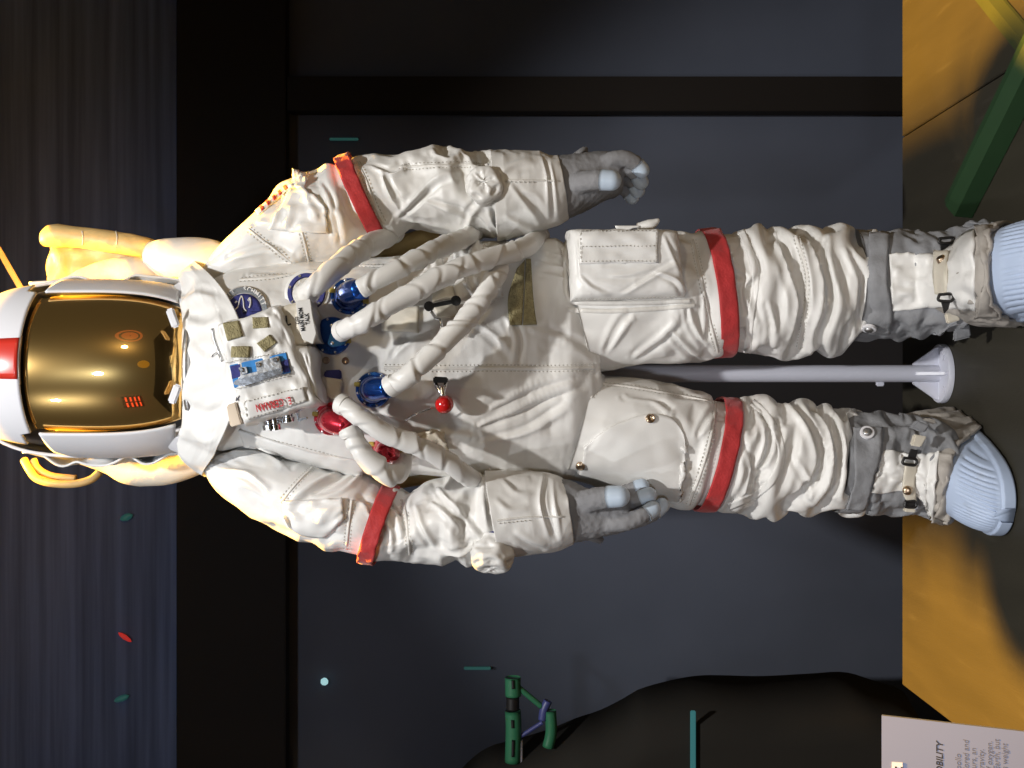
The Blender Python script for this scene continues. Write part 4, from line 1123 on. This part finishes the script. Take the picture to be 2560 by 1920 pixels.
for q in ([(815, 560), (822, 632)], [(822, 632), (852, 622)]):
    rod('hook_mark', [W(*Z2(*q[0]), -.2555), W(*Z2(*q[1]), -.2555)], .0016, M['blacktext'], cu_, 6)
text_mesh('L', .0001, Matrix(), M['blacktext'], 'x', cu_) if False else None
P = drape_pts(BU, ruled([Z2(438, 1150), Z2(470, 1145)], [Z2(450, 1200), Z2(475, 1190)], 3, 3), .003, 0)
zp('arrow_mark', [(440, 1195), (446, 1160), (452, 1172), (468, 1150), (474, 1158), (458, 1180), (468, 1186)], .0012, .0002, M['greytext'], cu_, 0)
# fittings round the unit
rod('toggle', [W(*Z2(325, 828), -.235), W(*Z2(290, 845), -.245), W(*Z2(268, 864), -.25)], .0022, M['steel'], cu_)
rod('rail', [W(*Z2(270, 655), -.24), W(*Z2(285, 740), -.24), W(*Z2(345, 900), -.24)], .003, M['dullsteel'], cu_)
prism('gold_bracket', [Z2(372, 1225), Z2(440, 1200), Z2(488, 1360), Z2(400, 1385)], -.215, -.18, M['brass'], cu_, .002)
h_ = -.215
for p, r, l in (((690, 1350), .0125, .028), ((728, 1345), .010, .034), ((825, 1300), .0125, .026)):
    n = Vector(pdir(*Z2(690, 1300), *Z2(705, 1390), h_)).normalized()
    lathe('steel_fitting', [(r * .7, -l), (r * .7, -l * .5), (r, -l * .45), (r, -.15 * l), (r * .8, -.1 * l), (r * .8, .1 * l), (r, .15 * l), (r, .45 * l), (.0005, .46 * l)], W(*Z2(*p), h_), n, M['steel'], cu_, 20)
rod('steel_bar', [W(*Z2(640, 1310), h_), W(*Z2(800, 1335), h_)], .004, M['steel'], cu_)
zp('steel_clip', [(880, 1262), (940, 1242), (945, 1256), (905, 1272), (912, 1325), (965, 1310), (970, 1325), (905, 1346)], -.048, -.060, M['steel'], cu_)

# ------------------------------------------------------------------ gloves
def finger(pts):
    return np.array([np.append(W(p[0], p[1], p[2]), p[3]) for p in pts])
def glove(label, wrist, palm, fingers, thumb, flap, seed):
    c = (W(*wrist[0], wrist[2]) + W(*wrist[1], wrist[2])) / 2
    g = empty('glove', c, label, 'glove', 'pair of suit gloves')
    parts = [loft(palm, 40, 40, 2.4)]
    tips = []
    for f in fingers + [thumb]:
        Q = catmull(finger(f), 26)
        rows = ball_end(list(Q), 5)
        parts.append(raw_tube(rows, 20))
        k = len(Q) - 5
        tr = [np.append(q[:3], q[3] + .0012) for q in Q[k:]]
        tips.append(raw_tube(ball_end(tr, 6), 20))
    o = fuse('glove_body', parts, .0026, M['greyglove'], g, 5)
    # wrinkles across the cloth
    me = o.data; n = len(me.vertices)
    co = np.empty(n * 3); me.vertices.foreach_get('co', co); co = co.reshape(-1, 3)
    no = np.empty(n * 3); me.vertices.foreach_get('normal', no); no = no.reshape(-1, 3)
    rng = np.random.default_rng(seed)
    d = np.zeros(n)
    for _ in range(26):
        k = rng.standard_normal(3) * np.array((.6, .6, 1.0)); k /= np.linalg.norm(k)
        fq = rng.uniform(90, 330); ph = rng.uniform(0, 6.28)
        wv = np.sin(co @ k * fq + ph + 1.6 * np.sin(co @ rng.standard_normal(3) * 60))
        d += (1 - np.abs(wv)) ** 2 * rng.uniform(.5, 1) * 160 / fq
    d = (d - d.mean()) / d.std() * .0004
    me.vertices.foreach_set('co', (co + no * d[:, None]).ravel()); me.update()
    for P in tips: grid_obj('fingertip', P, M['tip'], g, cap=True)
    return g, o
gR, oR = glove('grey cloth glove with pale blue fingertips hanging clear of the leg pocket', ((1390, 392), (1420, 546), -.05),
    [((1380, 394), (1408, 548), -.05, .066), ((1412, 390), (1440, 538), -.052, .062), ((1450, 386), (1478, 520), -.055, .054), ((1500, 380), (1515, 500), -.055, .048), ((1540, 384), (1540, 492), -.055, .042), ((1556, 398), (1556, 478), -.055, .03)],
    [[(1500, 410, -.085, .015), (1545, 396, -.098, .0155), (1582, 404, -.10, .0145), (1604, 425, -.096, .0135)],
     [(1500, 420, -.07, .015), (1550, 412, -.078, .0155), (1588, 432, -.076, .0145), (1602, 455, -.070, .0135)],
     [(1500, 440, -.04, .015), (1550, 434, -.05, .015), (1582, 455, -.048, .014), (1594, 476, -.042, .013)],
     [(1500, 460, -.02, .014), (1540, 462, -.03, .014), (1568, 480, -.028, .013), (1580, 494, -.024, .012)]],
    [(1402, 476, -.055, .022), (1445, 458, -.105, .0205), (1490, 450, -.132, .0185), (1528, 451, -.138, .0175)], None, 5)
gL, oL = glove('grey cloth glove with pale blue fingertips held against the thigh flap', ((1430, 1356), (1408, 1198), -.113),
    [((1422, 1360), (1398, 1194), -.113, .066), ((1452, 1352), (1432, 1204), -.115, .062), ((1490, 1344), (1470, 1222), -.118, .054), ((1530, 1336), (1515, 1226), -.118, .048), ((1566, 1326), (1556, 1228), -.118, .042), ((1584, 1316), (1570, 1236), -.118, .03)],
    [[(1510, 1310, -.15, .015), (1560, 1306, -.165, .016), (1605, 1290, -.165, .0145), (1632, 1273, -.16, .0135)],
     [(1510, 1305, -.12, .015), (1570, 1304, -.125, .0155), (1625, 1286, -.122, .0145), (1655, 1264, -.118, .013)],
     [(1510, 1280, -.10, .015), (1560, 1262, -.13, .015), (1600, 1246, -.14, .0145), (1622, 1238, -.145, .0135)],
     [(1510, 1250, -.10, .014), (1550, 1236, -.12, .014), (1585, 1222, -.128, .0135), (1605, 1215, -.13, .0125)]],
    [(1425, 1275, -.115, .024), (1472, 1252, -.168, .0212), (1515, 1243, -.192, .0190), (1548, 1241, -.198, .018)], None, 6)
for g, pts, yy in ((gR, [(1420, 392), (1445, 374), (1462, 363), (1474, 372), (1450, 392)], -.05), (gL, [(1432, 1346), (1470, 1352), (1505, 1362), (1512, 1345), (1480, 1336)], -.113)):
    prism('glove_tab', pts, yy - .012, yy + .012, M['greyglove'], g, .003, smooth=True)

# ------------------------------------------------------------------ boots
def boot(label, shaft, heel, toe, wmax, hmid, z_edge, e_top, e_side, seed):
    heel = np.array(heel, float); toe = np.array(toe, float)
    ax = toe - heel; L = np.linalg.norm(ax); ax /= L; lat = np.array((-ax[1], ax[0]))
    b = empty('overshoe', ((heel + toe)[0] / 2, (heel + toe)[1] / 2, 0), label, 'boot', 'pair of overshoes')
    P0 = loft(shaft, 121, 140, 2.2)
    U = np.linspace(0, 1, 121)[:, None] * np.ones((1, 140))
    P = crumple(P0, 1.08, 1.04, -.009, .009, seed=seed, bend=.3, g=.008, facet=[(.04, .006), (.02, .0015)])
    grid_obj('shaft', P, M['grey'], b, cap=True)
    # silicone foot: closed shell, flat sole
    def foot(s, th):
        w_ = wmax * max(.03, 1 - abs(2 * s - 1) ** 4.6) ** .5 * (.80 + .20 * min(1, s / .6))
        hgt = hmid * max(.16, 1 - max(0, (s - .5) / .52) ** 2.4 * .74)
        c = math.copysign(abs(math.cos(th)) ** .8, math.cos(th)); sn = max(0, math.sin(th)) ** .8
        p = heel + ax * (L * s) + lat * (w_ * c)
        return np.array((p[0], p[1], max(.0, hgt * sn) + .002))
    def edge(th): return e_top + (e_side - e_top) * (1 - max(0, math.sin(th))) ** 1.2
    nu, nv = 150, 240
    S = .5 - .5 * np.cos(np.linspace(0.0, 1, nu) * math.pi)
    TH = 2 * np.pi * np.arange(nv) / nv
    G = np.array([[foot(t, th) for th in TH] for t in S])
    N = outward(G)
    rim = np.zeros((nu, nv))
    for i, t in enumerate(S):
        for j, th in enumerate(TH):
            z = G[i, j, 2]; zl = z_edge
            if z > zl and math.sin(th) > 0:
                x = (np.dot(G[i, j, :2] - heel, lat) / wmax * 10.5 + .5) % 1
                fade = np.clip((t - edge(th) - .035) / .03, 0, 1) * np.clip((z - zl - .003) / .006, 0, 1)
                rim[i, j] = (-.0034 * math.exp(-((x - .5) / .15) ** 2)) * fade
            elif z > .0025: rim[i, j] = .0045 * np.clip((zl - z) / .003, 0, 1)
    G2 = G + N * rim[:, :, None]; G2[:, :, 2] = np.maximum(G2[:, :, 2], .0015)
    grid_obj('toe_cap', G2, M['rubber'], b, cap=True)
    # cloth of the foot up to the edge of the silicone
    nu2, nv2 = 65, 97
    C2 = np.array([[foot(.04 + (edge(th) - .04) * a, th) for th in np.linspace(.02, math.pi - .02, nv2)] for a in np.linspace(0, 1, nu2)])
    C2 = crumple(C2 + outward(C2, False) * .009, 1.04, 1.04, -.003, .006, seed=seed + 1, closed=False, bend=.2, pin=(True, True))
    grid_obj('foot_cloth', C2, M['greyband'], b, False, .006)
    return b, P, bvh_of((P, True), (C2, False))
E_ = lambda x, y: (2040 + .27733 * x, 540 + .27733 * y)
F_ = lambda x, y: (2040 + .25316 * x, 980 + .25316 * y)
bR, PR, BR_ = boot('grey and white cloth overshoe stepping forward beside the green beam', [((2128, 582), (2122, 844), -.01, .108), ((2165, 582), (2160, 842), -.015, .110), ((2234, 581), (2234, 842), -.03, .112), ((2300, 584), (2300, 838), -.06, .118), ((2350, 582), (2340, 830), -.10, .128), ((2400, 566), (2400, 812), -.155, .135), ((2440, 560), (2440, 796), -.20, .13), ((2462, 570), (2468, 784), -.23, .11), ((2475, 600), (2480, 755), -.24, .07)],
    (.172, -.12), (.196, -.475), .079, .115, .030, .73, .40, 91)
bL, PL, BL_ = boot('grey and white cloth overshoe turned outward in front of the ochre board', [((2092, 1038), (2072, 1276), -.01, .104), ((2130, 1036), (2122, 1274), -.012, .105), ((2217, 1035), (2180, 1280), -.015, .105), ((2255, 1040), (2225, 1285), -.02, .106), ((2300, 1046), (2268, 1280), -.035, .106), ((2335, 1056), (2310, 1290), -.05, .105), ((2358, 1078), (2338, 1300), -.06, .09), ((2368, 1100), (2352, 1290), -.07, .06)],
    (-.088, .085), (-.226, -.225), .072, .110, .026, .78, .46, 95)
# cloth panels and straps of the boots
def bd(name, b, A, B, m, parent, off=.004, thick=.004, nu=18, nv=12, jit=.001, smooth=3, label=None):
    return drape(name, b, A, B, m, parent, nu, nv, off, thick, smooth, jit=jit, label=label)
bd('tongue', BR_, [E_(655, 350), E_(920, 335), E_(1100, 345), E_(1330, 190), E_(1440, 130)], [E_(690, 850), E_(900, 840), E_(1050, 810), E_(1250, 830), E_(1440, 850)], M['fabric_b'], bR, .004, .005, 40, 28, .0025, 2)
bd('foot_band', BR_, [E_(1430, 100), E_(1485, 330), E_(1500, 560), E_(1480, 780), E_(1440, 900)], [E_(1590, 95), E_(1610, 330), E_(1630, 560), E_(1610, 800), E_(1640, 890)], M['greyband'], bR, .007, .005, 30, 8)
sR = bd('ankle_flap', BR_, [E_(478, 172), E_(470, 400), E_(450, 640), E_(370, 840), E_(350, 1040)], [E_(665, 172), E_(640, 400), E_(630, 600), E_(685, 830), E_(668, 1040)], M['grey'], bR, .008, .005, 34, 10)
bd('ankle_strap', BR_, [E_(1098, 325), E_(1098, 500), E_(1100, 705)], [E_(1222, 335), E_(1222, 500), E_(1228, 700)], M['cream'], bR, .010, .004, 14, 6, 0)
bd('tongue', BL_, [F_(640, 620), F_(700, 570), F_(860, 610), F_(1000, 620), F_(1215, 590)], [F_(545, 985), F_(640, 1000), F_(840, 975), F_(1000, 1010), F_(1160, 1270)], M['fabric_b'], bL, .004, .005, 40, 28, .0025, 2)
bd('foot_band', BL_, [F_(1225, 610), F_(1215, 720), F_(1235, 900), F_(1215, 1110), F_(1130, 1300)], [F_(1345, 620), F_(1345, 760), F_(1365, 930), F_(1350, 1130), F_(1310, 1320)], M['greyband'], bL, .007, .005, 30, 8)
sL = bd('ankle_flap', BL_, [F_(368, 362), F_(370, 620), F_(378, 800), F_(340, 1000), F_(290, 1150)], [F_(650, 366), F_(640, 600), F_(570, 800), F_(530, 1000), F_(470, 1150)], M['grey'], bL, .008, .005, 34, 10)
bd('ankle_strap', BL_, [F_(865, 700), F_(850, 850), F_(848, 980), F_(880, 1060)], [F_(985, 720), F_(965, 850), F_(975, 980), F_(965, 1070)], M['cream'], bL, .010, .004, 14, 6, 0)
def snap(b, p, parent, r, ring=False, m='brass'):
    h = hit(b, *p)
    c = h[0] + h[1] * .011
    if ring: lathe('snap_ring', [(r * 1.5, -.004), (r * 1.5, .001), (r * 1.2, .002), (r, .0015), (r, -.004)], c, h[1], M['shell'], parent, 24)
    lathe('snap', [(r, -.004), (r, .002), (r * .8, .0045), (r * .4, .0055), (.0004, .0056)], c, h[1], M[m], parent, 20)
snap(BR_, E_(484, 975), bR, .0085, True, 'dullsteel'); snap(BR_, E_(1153, 436), bR, .0085)
snap(BL_, F_(496, 425), bL, .0085, True, 'dullsteel'); snap(BL_, F_(900, 964), bL, .0085)
def buckle(b, parent, quad, web):
    q = [Z for Z in quad]
    y = min(hit(b, *p)[0][1] for p in q if hit(b, *p)) - .012
    pts = [W(*p, y) for p in q]
    bo = rod('buckle', [pts[0], pts[1], pts[2], pts[3], pts[0] + (pts[1] - pts[0]) * .05], .0026, M['black'], parent, 8, 60)
    y2 = y + .002
    prism('buckle_web', web, y2, y2 + .004, M['blackplastic'], bo, .0008)
buckle(BR_, bR, [E_(1105, 710), E_(1225, 705), E_(1222, 765), E_(1108, 760)], [E_(1130, 765), E_(1215, 765), E_(1195, 840), E_(1160, 880)])
buckle(BR_, bR, [E_(1110, 205), E_(1235, 195), E_(1225, 240), E_(1118, 245)], [E_(1125, 240), E_(1200, 240), E_(1195, 300), E_(1130, 315)])
buckle(BL_, bL, [F_(865, 650), F_(985, 665), F_(975, 722), F_(860, 705)], [F_(940, 560), F_(1010, 575), F_(985, 655), F_(910, 645)])
buckle(BL_, bL, [F_(880, 1080), F_(975, 1080), F_(980, 1135), F_(885, 1135)], [F_(895, 1085), F_(980, 1085), F_(975, 1145), F_(885, 1145)])
prism('strap_end', [E_(1170, 880), E_(1255, 860), E_(1310, 935), E_(1190, 970)], -.20, -.19, M['cream'], bR, .002)
prism('strap_end', [E_(1255, 1020), E_(1385, 965), E_(1405, 1090), E_(1245, 1130)], -.16, -.15, M['grey'], bR, .003)
prism('strap_end', [F_(950, 530), F_(980, 420), F_(1100, 440), F_(1040, 545)], -.165, -.15, M['cream'], bL, .002)
prism('strap_end', [F_(925, 345), F_(1010, 275), F_(1130, 330), F_(1070, 410)], -.155, -.14, M['grey'], bL, .003)
prism('strap_end', [F_(1050, 270), F_(1110, 255), F_(1200, 285), F_(1180, 325)], -.14, -.13, M['greyband'], bL, .003)
prism('strap_end', [F_(880, 1150), F_(990, 1158), F_(990, 1190), F_(885, 1185)], -.125, -.11, M['cream'], bL, .002)

# ------------------------------------------------------------------ display stand
yp_ = .105
k = (D + yp_) / F
sx = (960 - 934) * k
stand = empty('support_stand', (sx, yp_, 0), 'white steel post with gusseted round base between the boots', 'stand')
rp = 21.5 * k
lathe('pole', [(rp, .012), (rp, .52), (rp, ZC + (1280 - 1480) * k)], (sx, yp_, 0), (0, 0, 1), M['stand'], stand, 40)
lathe('base_flange', [(.060, .001), (.060, .009), (.058, .012), (.02, .0122)], (sx, yp_, 0), (0, 0, 1), M['stand'], stand, 56)
for a in (0, 90, 180, 270):
    bm = bmesh.new()
    pr = [(rp - .002, .012), (.052, .012), (.052, .018), (rp + .004, .062), (rp - .002, .064)]
    c, s_ = math.cos(R(a)), math.sin(R(a))
    vs = []
    for sd in (-.003, .003): vs.append([bm.verts.new((sx + r * c - sd * s_, yp_ + r * s_ + sd * c, z)) for r, z in pr])
    bm.faces.new(vs[0]); bm.faces.new(vs[1][::-1])
    for i in range(5): bm.faces.new((vs[0][i], vs[1][i], vs[1][(i + 1) % 5], vs[0][(i + 1) % 5]))
    bmesh.ops.recalc_face_normals(bm, faces=bm.faces)
    me = bpy.data.meshes.new('gusset'); bm.to_mesh(me); bm.free(); link('gusset', me, M['stand'], stand, False)
for a in (45, 135, 225, 315):
    lathe('flange_screw', [(.006, .0115), (.006, .0135), (.003, .0132), (.0004, .0128)], (sx + .045 * math.cos(R(a)), yp_ + .045 * math.sin(R(a)), 0), (0, 0, 1), M['stand'], stand, 16)
box('pole_stud', (sx - rp - .003, yp_, ZC + (1280 - 2200) * k), (.010, .008, .016), M['stand'], stand, .002)

# ------------------------------------------------------------------ label panel in the front corner
ys = -.55
sign = empty('info_panel', W(2400, 1900, ys), 'grey tilted caption panel with dark printed text in the front left corner', 'info panel')
c0 = W(2204, 1789, ys); e_r = Vector((1, 0, 0))
# corner nearest the suit at the top, sloping toward the viewer as it goes down
dn = np.array((0, -.16, -.36)); dn /= np.linalg.norm(dn)
lf = np.array((-1., 0, 0))
V = [c0, c0 + lf * .45, c0 + lf * .45 + dn * .40, c0 + dn * .40]
nrm = np.cross(V[1] - V[0], V[3] - V[0]); nrm /= np.linalg.norm(nrm)
if nrm[1] > 0: nrm = -nrm
V2 = [v - nrm * .006 for v in V]
mesh_obj('panel', V + V2, [(0, 1, 2, 3), (7, 6, 5, 4), (0, 4, 5, 1), (1, 5, 6, 2), (2, 6, 7, 3), (3, 7, 4, 0)], M['sign'], sign, False)
def on_sign(px, py):
    o = np.array(EYE); d = W(px, py, 0) - o
    t = np.dot(c0 - o, nrm) / np.dot(d, nrm); return o + d * t + nrm * .0002
RS, US = (1, 0, 0), tuple(-dn)
Z6 = lambda x, y: (2160 + .18083 * x, 1720 + .18083 * y)
for body, p, sz, sh, bo in (('R MOBILITY', (1050, 745), .0125, .15, .0003), ('Apollo', (1303, 905), .0108, .1, 0), ('plored and', (1410, 715), .0108, .1, 0), ('ours, an', (1515, 825), .0108, .1, 0), ('gravity.', (1622, 840), .0108, .1, 0),
                            ('of oxygen.', (1735, 730), .0108, .1, 0), ('n Earth, but', (1835, 705), .0108, .1, 0), ('its weight', (1945, 765), .0108, .1, 0)):
    text_mesh(body, sz, face_mat(on_sign(*Z6(*p)), RS, US), M['greytext'] if not bo else M['blacktext'], 'panel_lettering', sign, bo, sh, 'RIGHT', .00004)
tp = [on_sign(*Z6(385, 1020)), on_sign(*Z6(535, 1030))]
hgt = tp[1] - tp[0]
q0 = [tp[0], tp[1], tp[1] + lf * .05, tp[0] + lf * .05]
mesh_obj('panel_number', [v + nrm * .0006 for v in q0] + [v - nrm * .0004 for v in q0], [(0, 1, 2, 3), (4, 5, 6, 7), (0, 4, 5, 1), (1, 5, 6, 2), (2, 6, 7, 3), (3, 7, 4, 0)], M['signwhite'], sign, False)
text_mesh('t', .022, face_mat(on_sign(*Z6(465, 1085)) + nrm * .001, RS, US), M['blacktext'], 'panel_lettering', sign, .0004, 0, 'RIGHT', .0002)
lathe('panel_leg', [(.014, -.75), (.014, 0)], c0 + lf * .3 + dn * .2 - nrm * .02, (0, 0, 1), M['blackplastic'], sign, 16)

# ------------------------------------------------------------------ green reflection and lime light built solid on the platform
def beam(name, a, b, wd, hgt, m, label):  # solid bar used for the floor reflection and the light patch
    a = np.array((*a, 0.)); b = np.array((*b, 0.)); d = b - a; L = np.linalg.norm(d); d /= L; s_ = np.array((-d[1], d[0], 0))
    prof = [(-wd / 2, .0015), (-wd / 2 + .004, hgt * .75), (-wd * .1, hgt), (wd * .1, hgt * .98), (wd / 2 - .003, hgt * .35), (wd / 2, .0015)]
    P = np.array([[q + s_ * x + np.array((0, 0, z)) for x, z in prof] for q in (a, a + d * L * .33, a + d * L * .66, b)])
    nu, nv = P.shape[:2]
    fc = [tuple(f) for f in grid_faces(nu, nv, True, False)] + [tuple(range(nv))[::-1], tuple((nu - 1) * nv + j for j in range(nv))]
    o = mesh_obj(name, P.reshape(-1, 3), fc, m, None, False)
    bm = bmesh.new(); bm.from_mesh(o.data); bmesh.ops.recalc_face_normals(bm, faces=bm.faces); bm.to_mesh(o.data); bm.free()
    return tag(o, label, 'beam', 'beams lying on the platform')
beam('floor_beam', (.345, -.02), (.56, -.36), .075, .045, M['greenbeam'], 'dark green slanted beam lying on the platform beside the forward overshoe')  # green reflection given a solid shape on the boards
beam('floor_strip', (.735, -.08), (.52, -.335), .05, .012, M['limebeam'], 'flat lime yellow strip lying on the platform in the corner past the joint')  # pool of lime light put in as a coloured strip

# ------------------------------------------------------------------ reflections and a wall shadow built as solids, lower left
yg = .95
fx = empty('bracket_lamp', (xt(1905, yg), yg, 0), 'green jointed bracket with violet clamp standing by the dark mound', 'bracket')  # reflection in the glass, built as a solid fixture
def wr(name, pts, r, m, par=None, y=yg): return rod(name, [W(p[0], p[1], y) for p in pts], r, m, par or fx, 12)
wr('arm', [(1282, 1693), (1283, 1740)], .022, M['green']); wr('arm', [(1282, 1776), (1284, 1820), (1282, 1905)], .022, M['green'])
wr('arm_slot', [(1282, 1700), (1283, 1722)], .004, M['black'], None, yg - .022); wr('arm_slot', [(1283, 1850), (1282, 1892)], .004, M['black'], None, yg - .022); wr('arm_slot', [(1281, 1800), (1282, 1820)], .004, M['black'], None, yg - .022)
wr('brace', [(1298, 1720), (1356, 1768)], .008, M['green'])
wr('clamp', [(1370, 1752), (1360, 1775), (1356, 1800)], .012, M['violet']); wr('clamp', [(1356, 1806), (1300, 1842)], .006, M['violet'])
wr('foot_arm', [(1376, 1776), (1378, 1830), (1370, 1868)], .016, M['green'])
wr('knuckle', [(1282, 1742), (1282, 1774)], .018, M['black'])
wr('mast', [(1300, 1850), (1300, 1930)], .008, M['stand'])
lathe('mast_post', [(.012, -.11), (.012, ZC + .1)], (xt(1935, yg), yg + .01, 0), (0, 0, 1), M['black'], fx, 16)
def strip(px0, px1, py0, py1, m, label, y=1.492, kind='light_strip', cat='light strip'):  # glass reflections added as solid strips with their own glow
    cx0, cx1 = xt(py1, y), xt(py0, y); za, zb = zt(px1, y), zt(px0, y)
    return tag(box(kind, ((cx0 + cx1) / 2, y, (za + zb) / 2), (cx1 - cx0, .012, zb - za), m, bevel=.002), label, cat, 'teal light strips near the wall')
strip(1726, 1739, 1777, 2050, M['tealglow'], 'thin teal light strip running level across the dark mound', .822)
strip(1160, 1227, 1667, 1674, M['tealdim'], 'short upright teal light strip above the green bracket')
strip(824, 896, 345, 351, M['tealdim'], 'short upright teal light strip on the wall beside the sleeve with the leg pocket below')
def blob(px, py, a, b, rot, m, label, y):  # reflected glows added as small emitting solids, no lamps there
    c = W(px, py, y); k = (D + y) / F
    n = 12; V, Fc = lathe_data([(.001, -a * k), (b * k * .7, -a * k * .7), (b * k, 0), (b * k * .8, a * k * .6), (.001, a * k)], (0, 0, 0), (math.cos(rot), 0, math.sin(rot)), n)
    return tag(mesh_obj('indicator_lamp', [np.array(v) + c for v in V], Fc, m), label, 'lamp', 'small lamps on the wall')
blob(316, 1293, 17, 9, R(-70), M['tealdim'], 'dull teal lamp on the streaked backdrop nearest the helmet', 1.45)
blob(312, 1593, 20, 6, R(55), M['redglow'], 'slim red lamp glowing on the streaked backdrop', 1.45)
blob(304, 1746, 20, 8, R(-70), M['tealdim'], 'dull teal lamp on the streaked backdrop farther from the helmet', 1.45)
blob(811, 1704, 10, 10, R(60), M['whiteglow'], 'small white lamp on the wall just below the crossbeam', 1.485)
# mound built solid for a shadow that falls on the wall
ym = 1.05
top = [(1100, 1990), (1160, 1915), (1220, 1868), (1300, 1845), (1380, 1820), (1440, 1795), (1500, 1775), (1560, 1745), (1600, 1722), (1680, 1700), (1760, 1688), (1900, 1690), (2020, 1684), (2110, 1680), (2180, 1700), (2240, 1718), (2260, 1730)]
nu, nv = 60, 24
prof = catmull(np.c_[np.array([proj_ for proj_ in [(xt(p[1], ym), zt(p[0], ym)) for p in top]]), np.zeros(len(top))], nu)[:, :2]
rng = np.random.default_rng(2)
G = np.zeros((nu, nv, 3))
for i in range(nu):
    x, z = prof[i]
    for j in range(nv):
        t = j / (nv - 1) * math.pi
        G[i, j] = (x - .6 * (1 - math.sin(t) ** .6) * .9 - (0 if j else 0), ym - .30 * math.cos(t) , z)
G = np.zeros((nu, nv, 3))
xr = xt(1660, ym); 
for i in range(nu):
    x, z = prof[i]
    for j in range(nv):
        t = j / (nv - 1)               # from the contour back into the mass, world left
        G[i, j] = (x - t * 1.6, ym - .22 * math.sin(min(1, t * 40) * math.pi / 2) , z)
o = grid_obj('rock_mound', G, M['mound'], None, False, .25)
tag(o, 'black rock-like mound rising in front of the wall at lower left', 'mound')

# ------------------------------------------------------------------ exhibits across the aisle, mirrored in the visor
def sphere(name, c, r, m, seg=28):
    prof = [(max(.0005, r * math.cos(t)), r * math.sin(t)) for t in np.linspace(-math.pi / 2, math.pi / 2, 15)]
    return lathe(name, prof, c, (0, 0, 1), m, None, seg)
M['globeglow'] = mat('globe_glow', (.3, .2, .03), .6, emit=(1, .62, .06), est=.30, var=.2, vscale=3)
M['ringglow'] = mat('ring_glow', (.1, .05, .03), .6, emit=(1, .38, .22), est=.35)
M['screenglow'] = mat('screen_glow', (.1, .02, .02), .6, emit=(1, .12, .07), est=1.6)
tag(sphere('lit_globe', (.35, -3.4, .75), .34, M['globeglow']), 'round amber lit globe mirrored low in the gold visor', 'globe')
rg = empty('ring_lamp', (2.2, -2.1, 1.6), 'dim orange ring lamp mirrored on the right of the visor', 'lamp')
th_ = np.linspace(0, 2 * math.pi, 40, endpoint=False)
for nm, rr, tr in (('outer_ring', .42, .05), ('inner_disc', .16, .13)):
    n_ = Vector((-.75, .65, 0)).normalized(); Fm = frame_to(n_)
    P = np.array([[np.array(Fm @ Vector(((rr + tr * math.cos(q)) * math.cos(t), (rr + tr * math.cos(q)) * math.sin(t), tr * .3 * math.sin(q)))) + np.array((2.2, -2.1, 1.6)) for q in np.linspace(0, 2 * math.pi, 12, endpoint=False)] for t in np.append(th_, 2 * math.pi)])
    grid_obj(nm, P, M['ringglow'], rg, True)
dsp = empty('red_display', (-2.3, -2.0, 1.5), 'small red lit display board mirrored on the left of the visor', 'display')
rt = Matrix.Rotation(R(-48), 3, 'Z')
box('display_board', (-2.3, -2.0, 1.5), (.9, .03, .75), M['black'], dsp, .004, rot=rt)
for k in range(4):
    for q in (-.22, .22):
        c = Vector((-2.3, -2.0, 1.26 + k * .16)) + rt @ Vector((q, .025, 0))
        box('display_bar', c, (.34, .012, .06), M['screenglow'], dsp, .003, rot=rt)
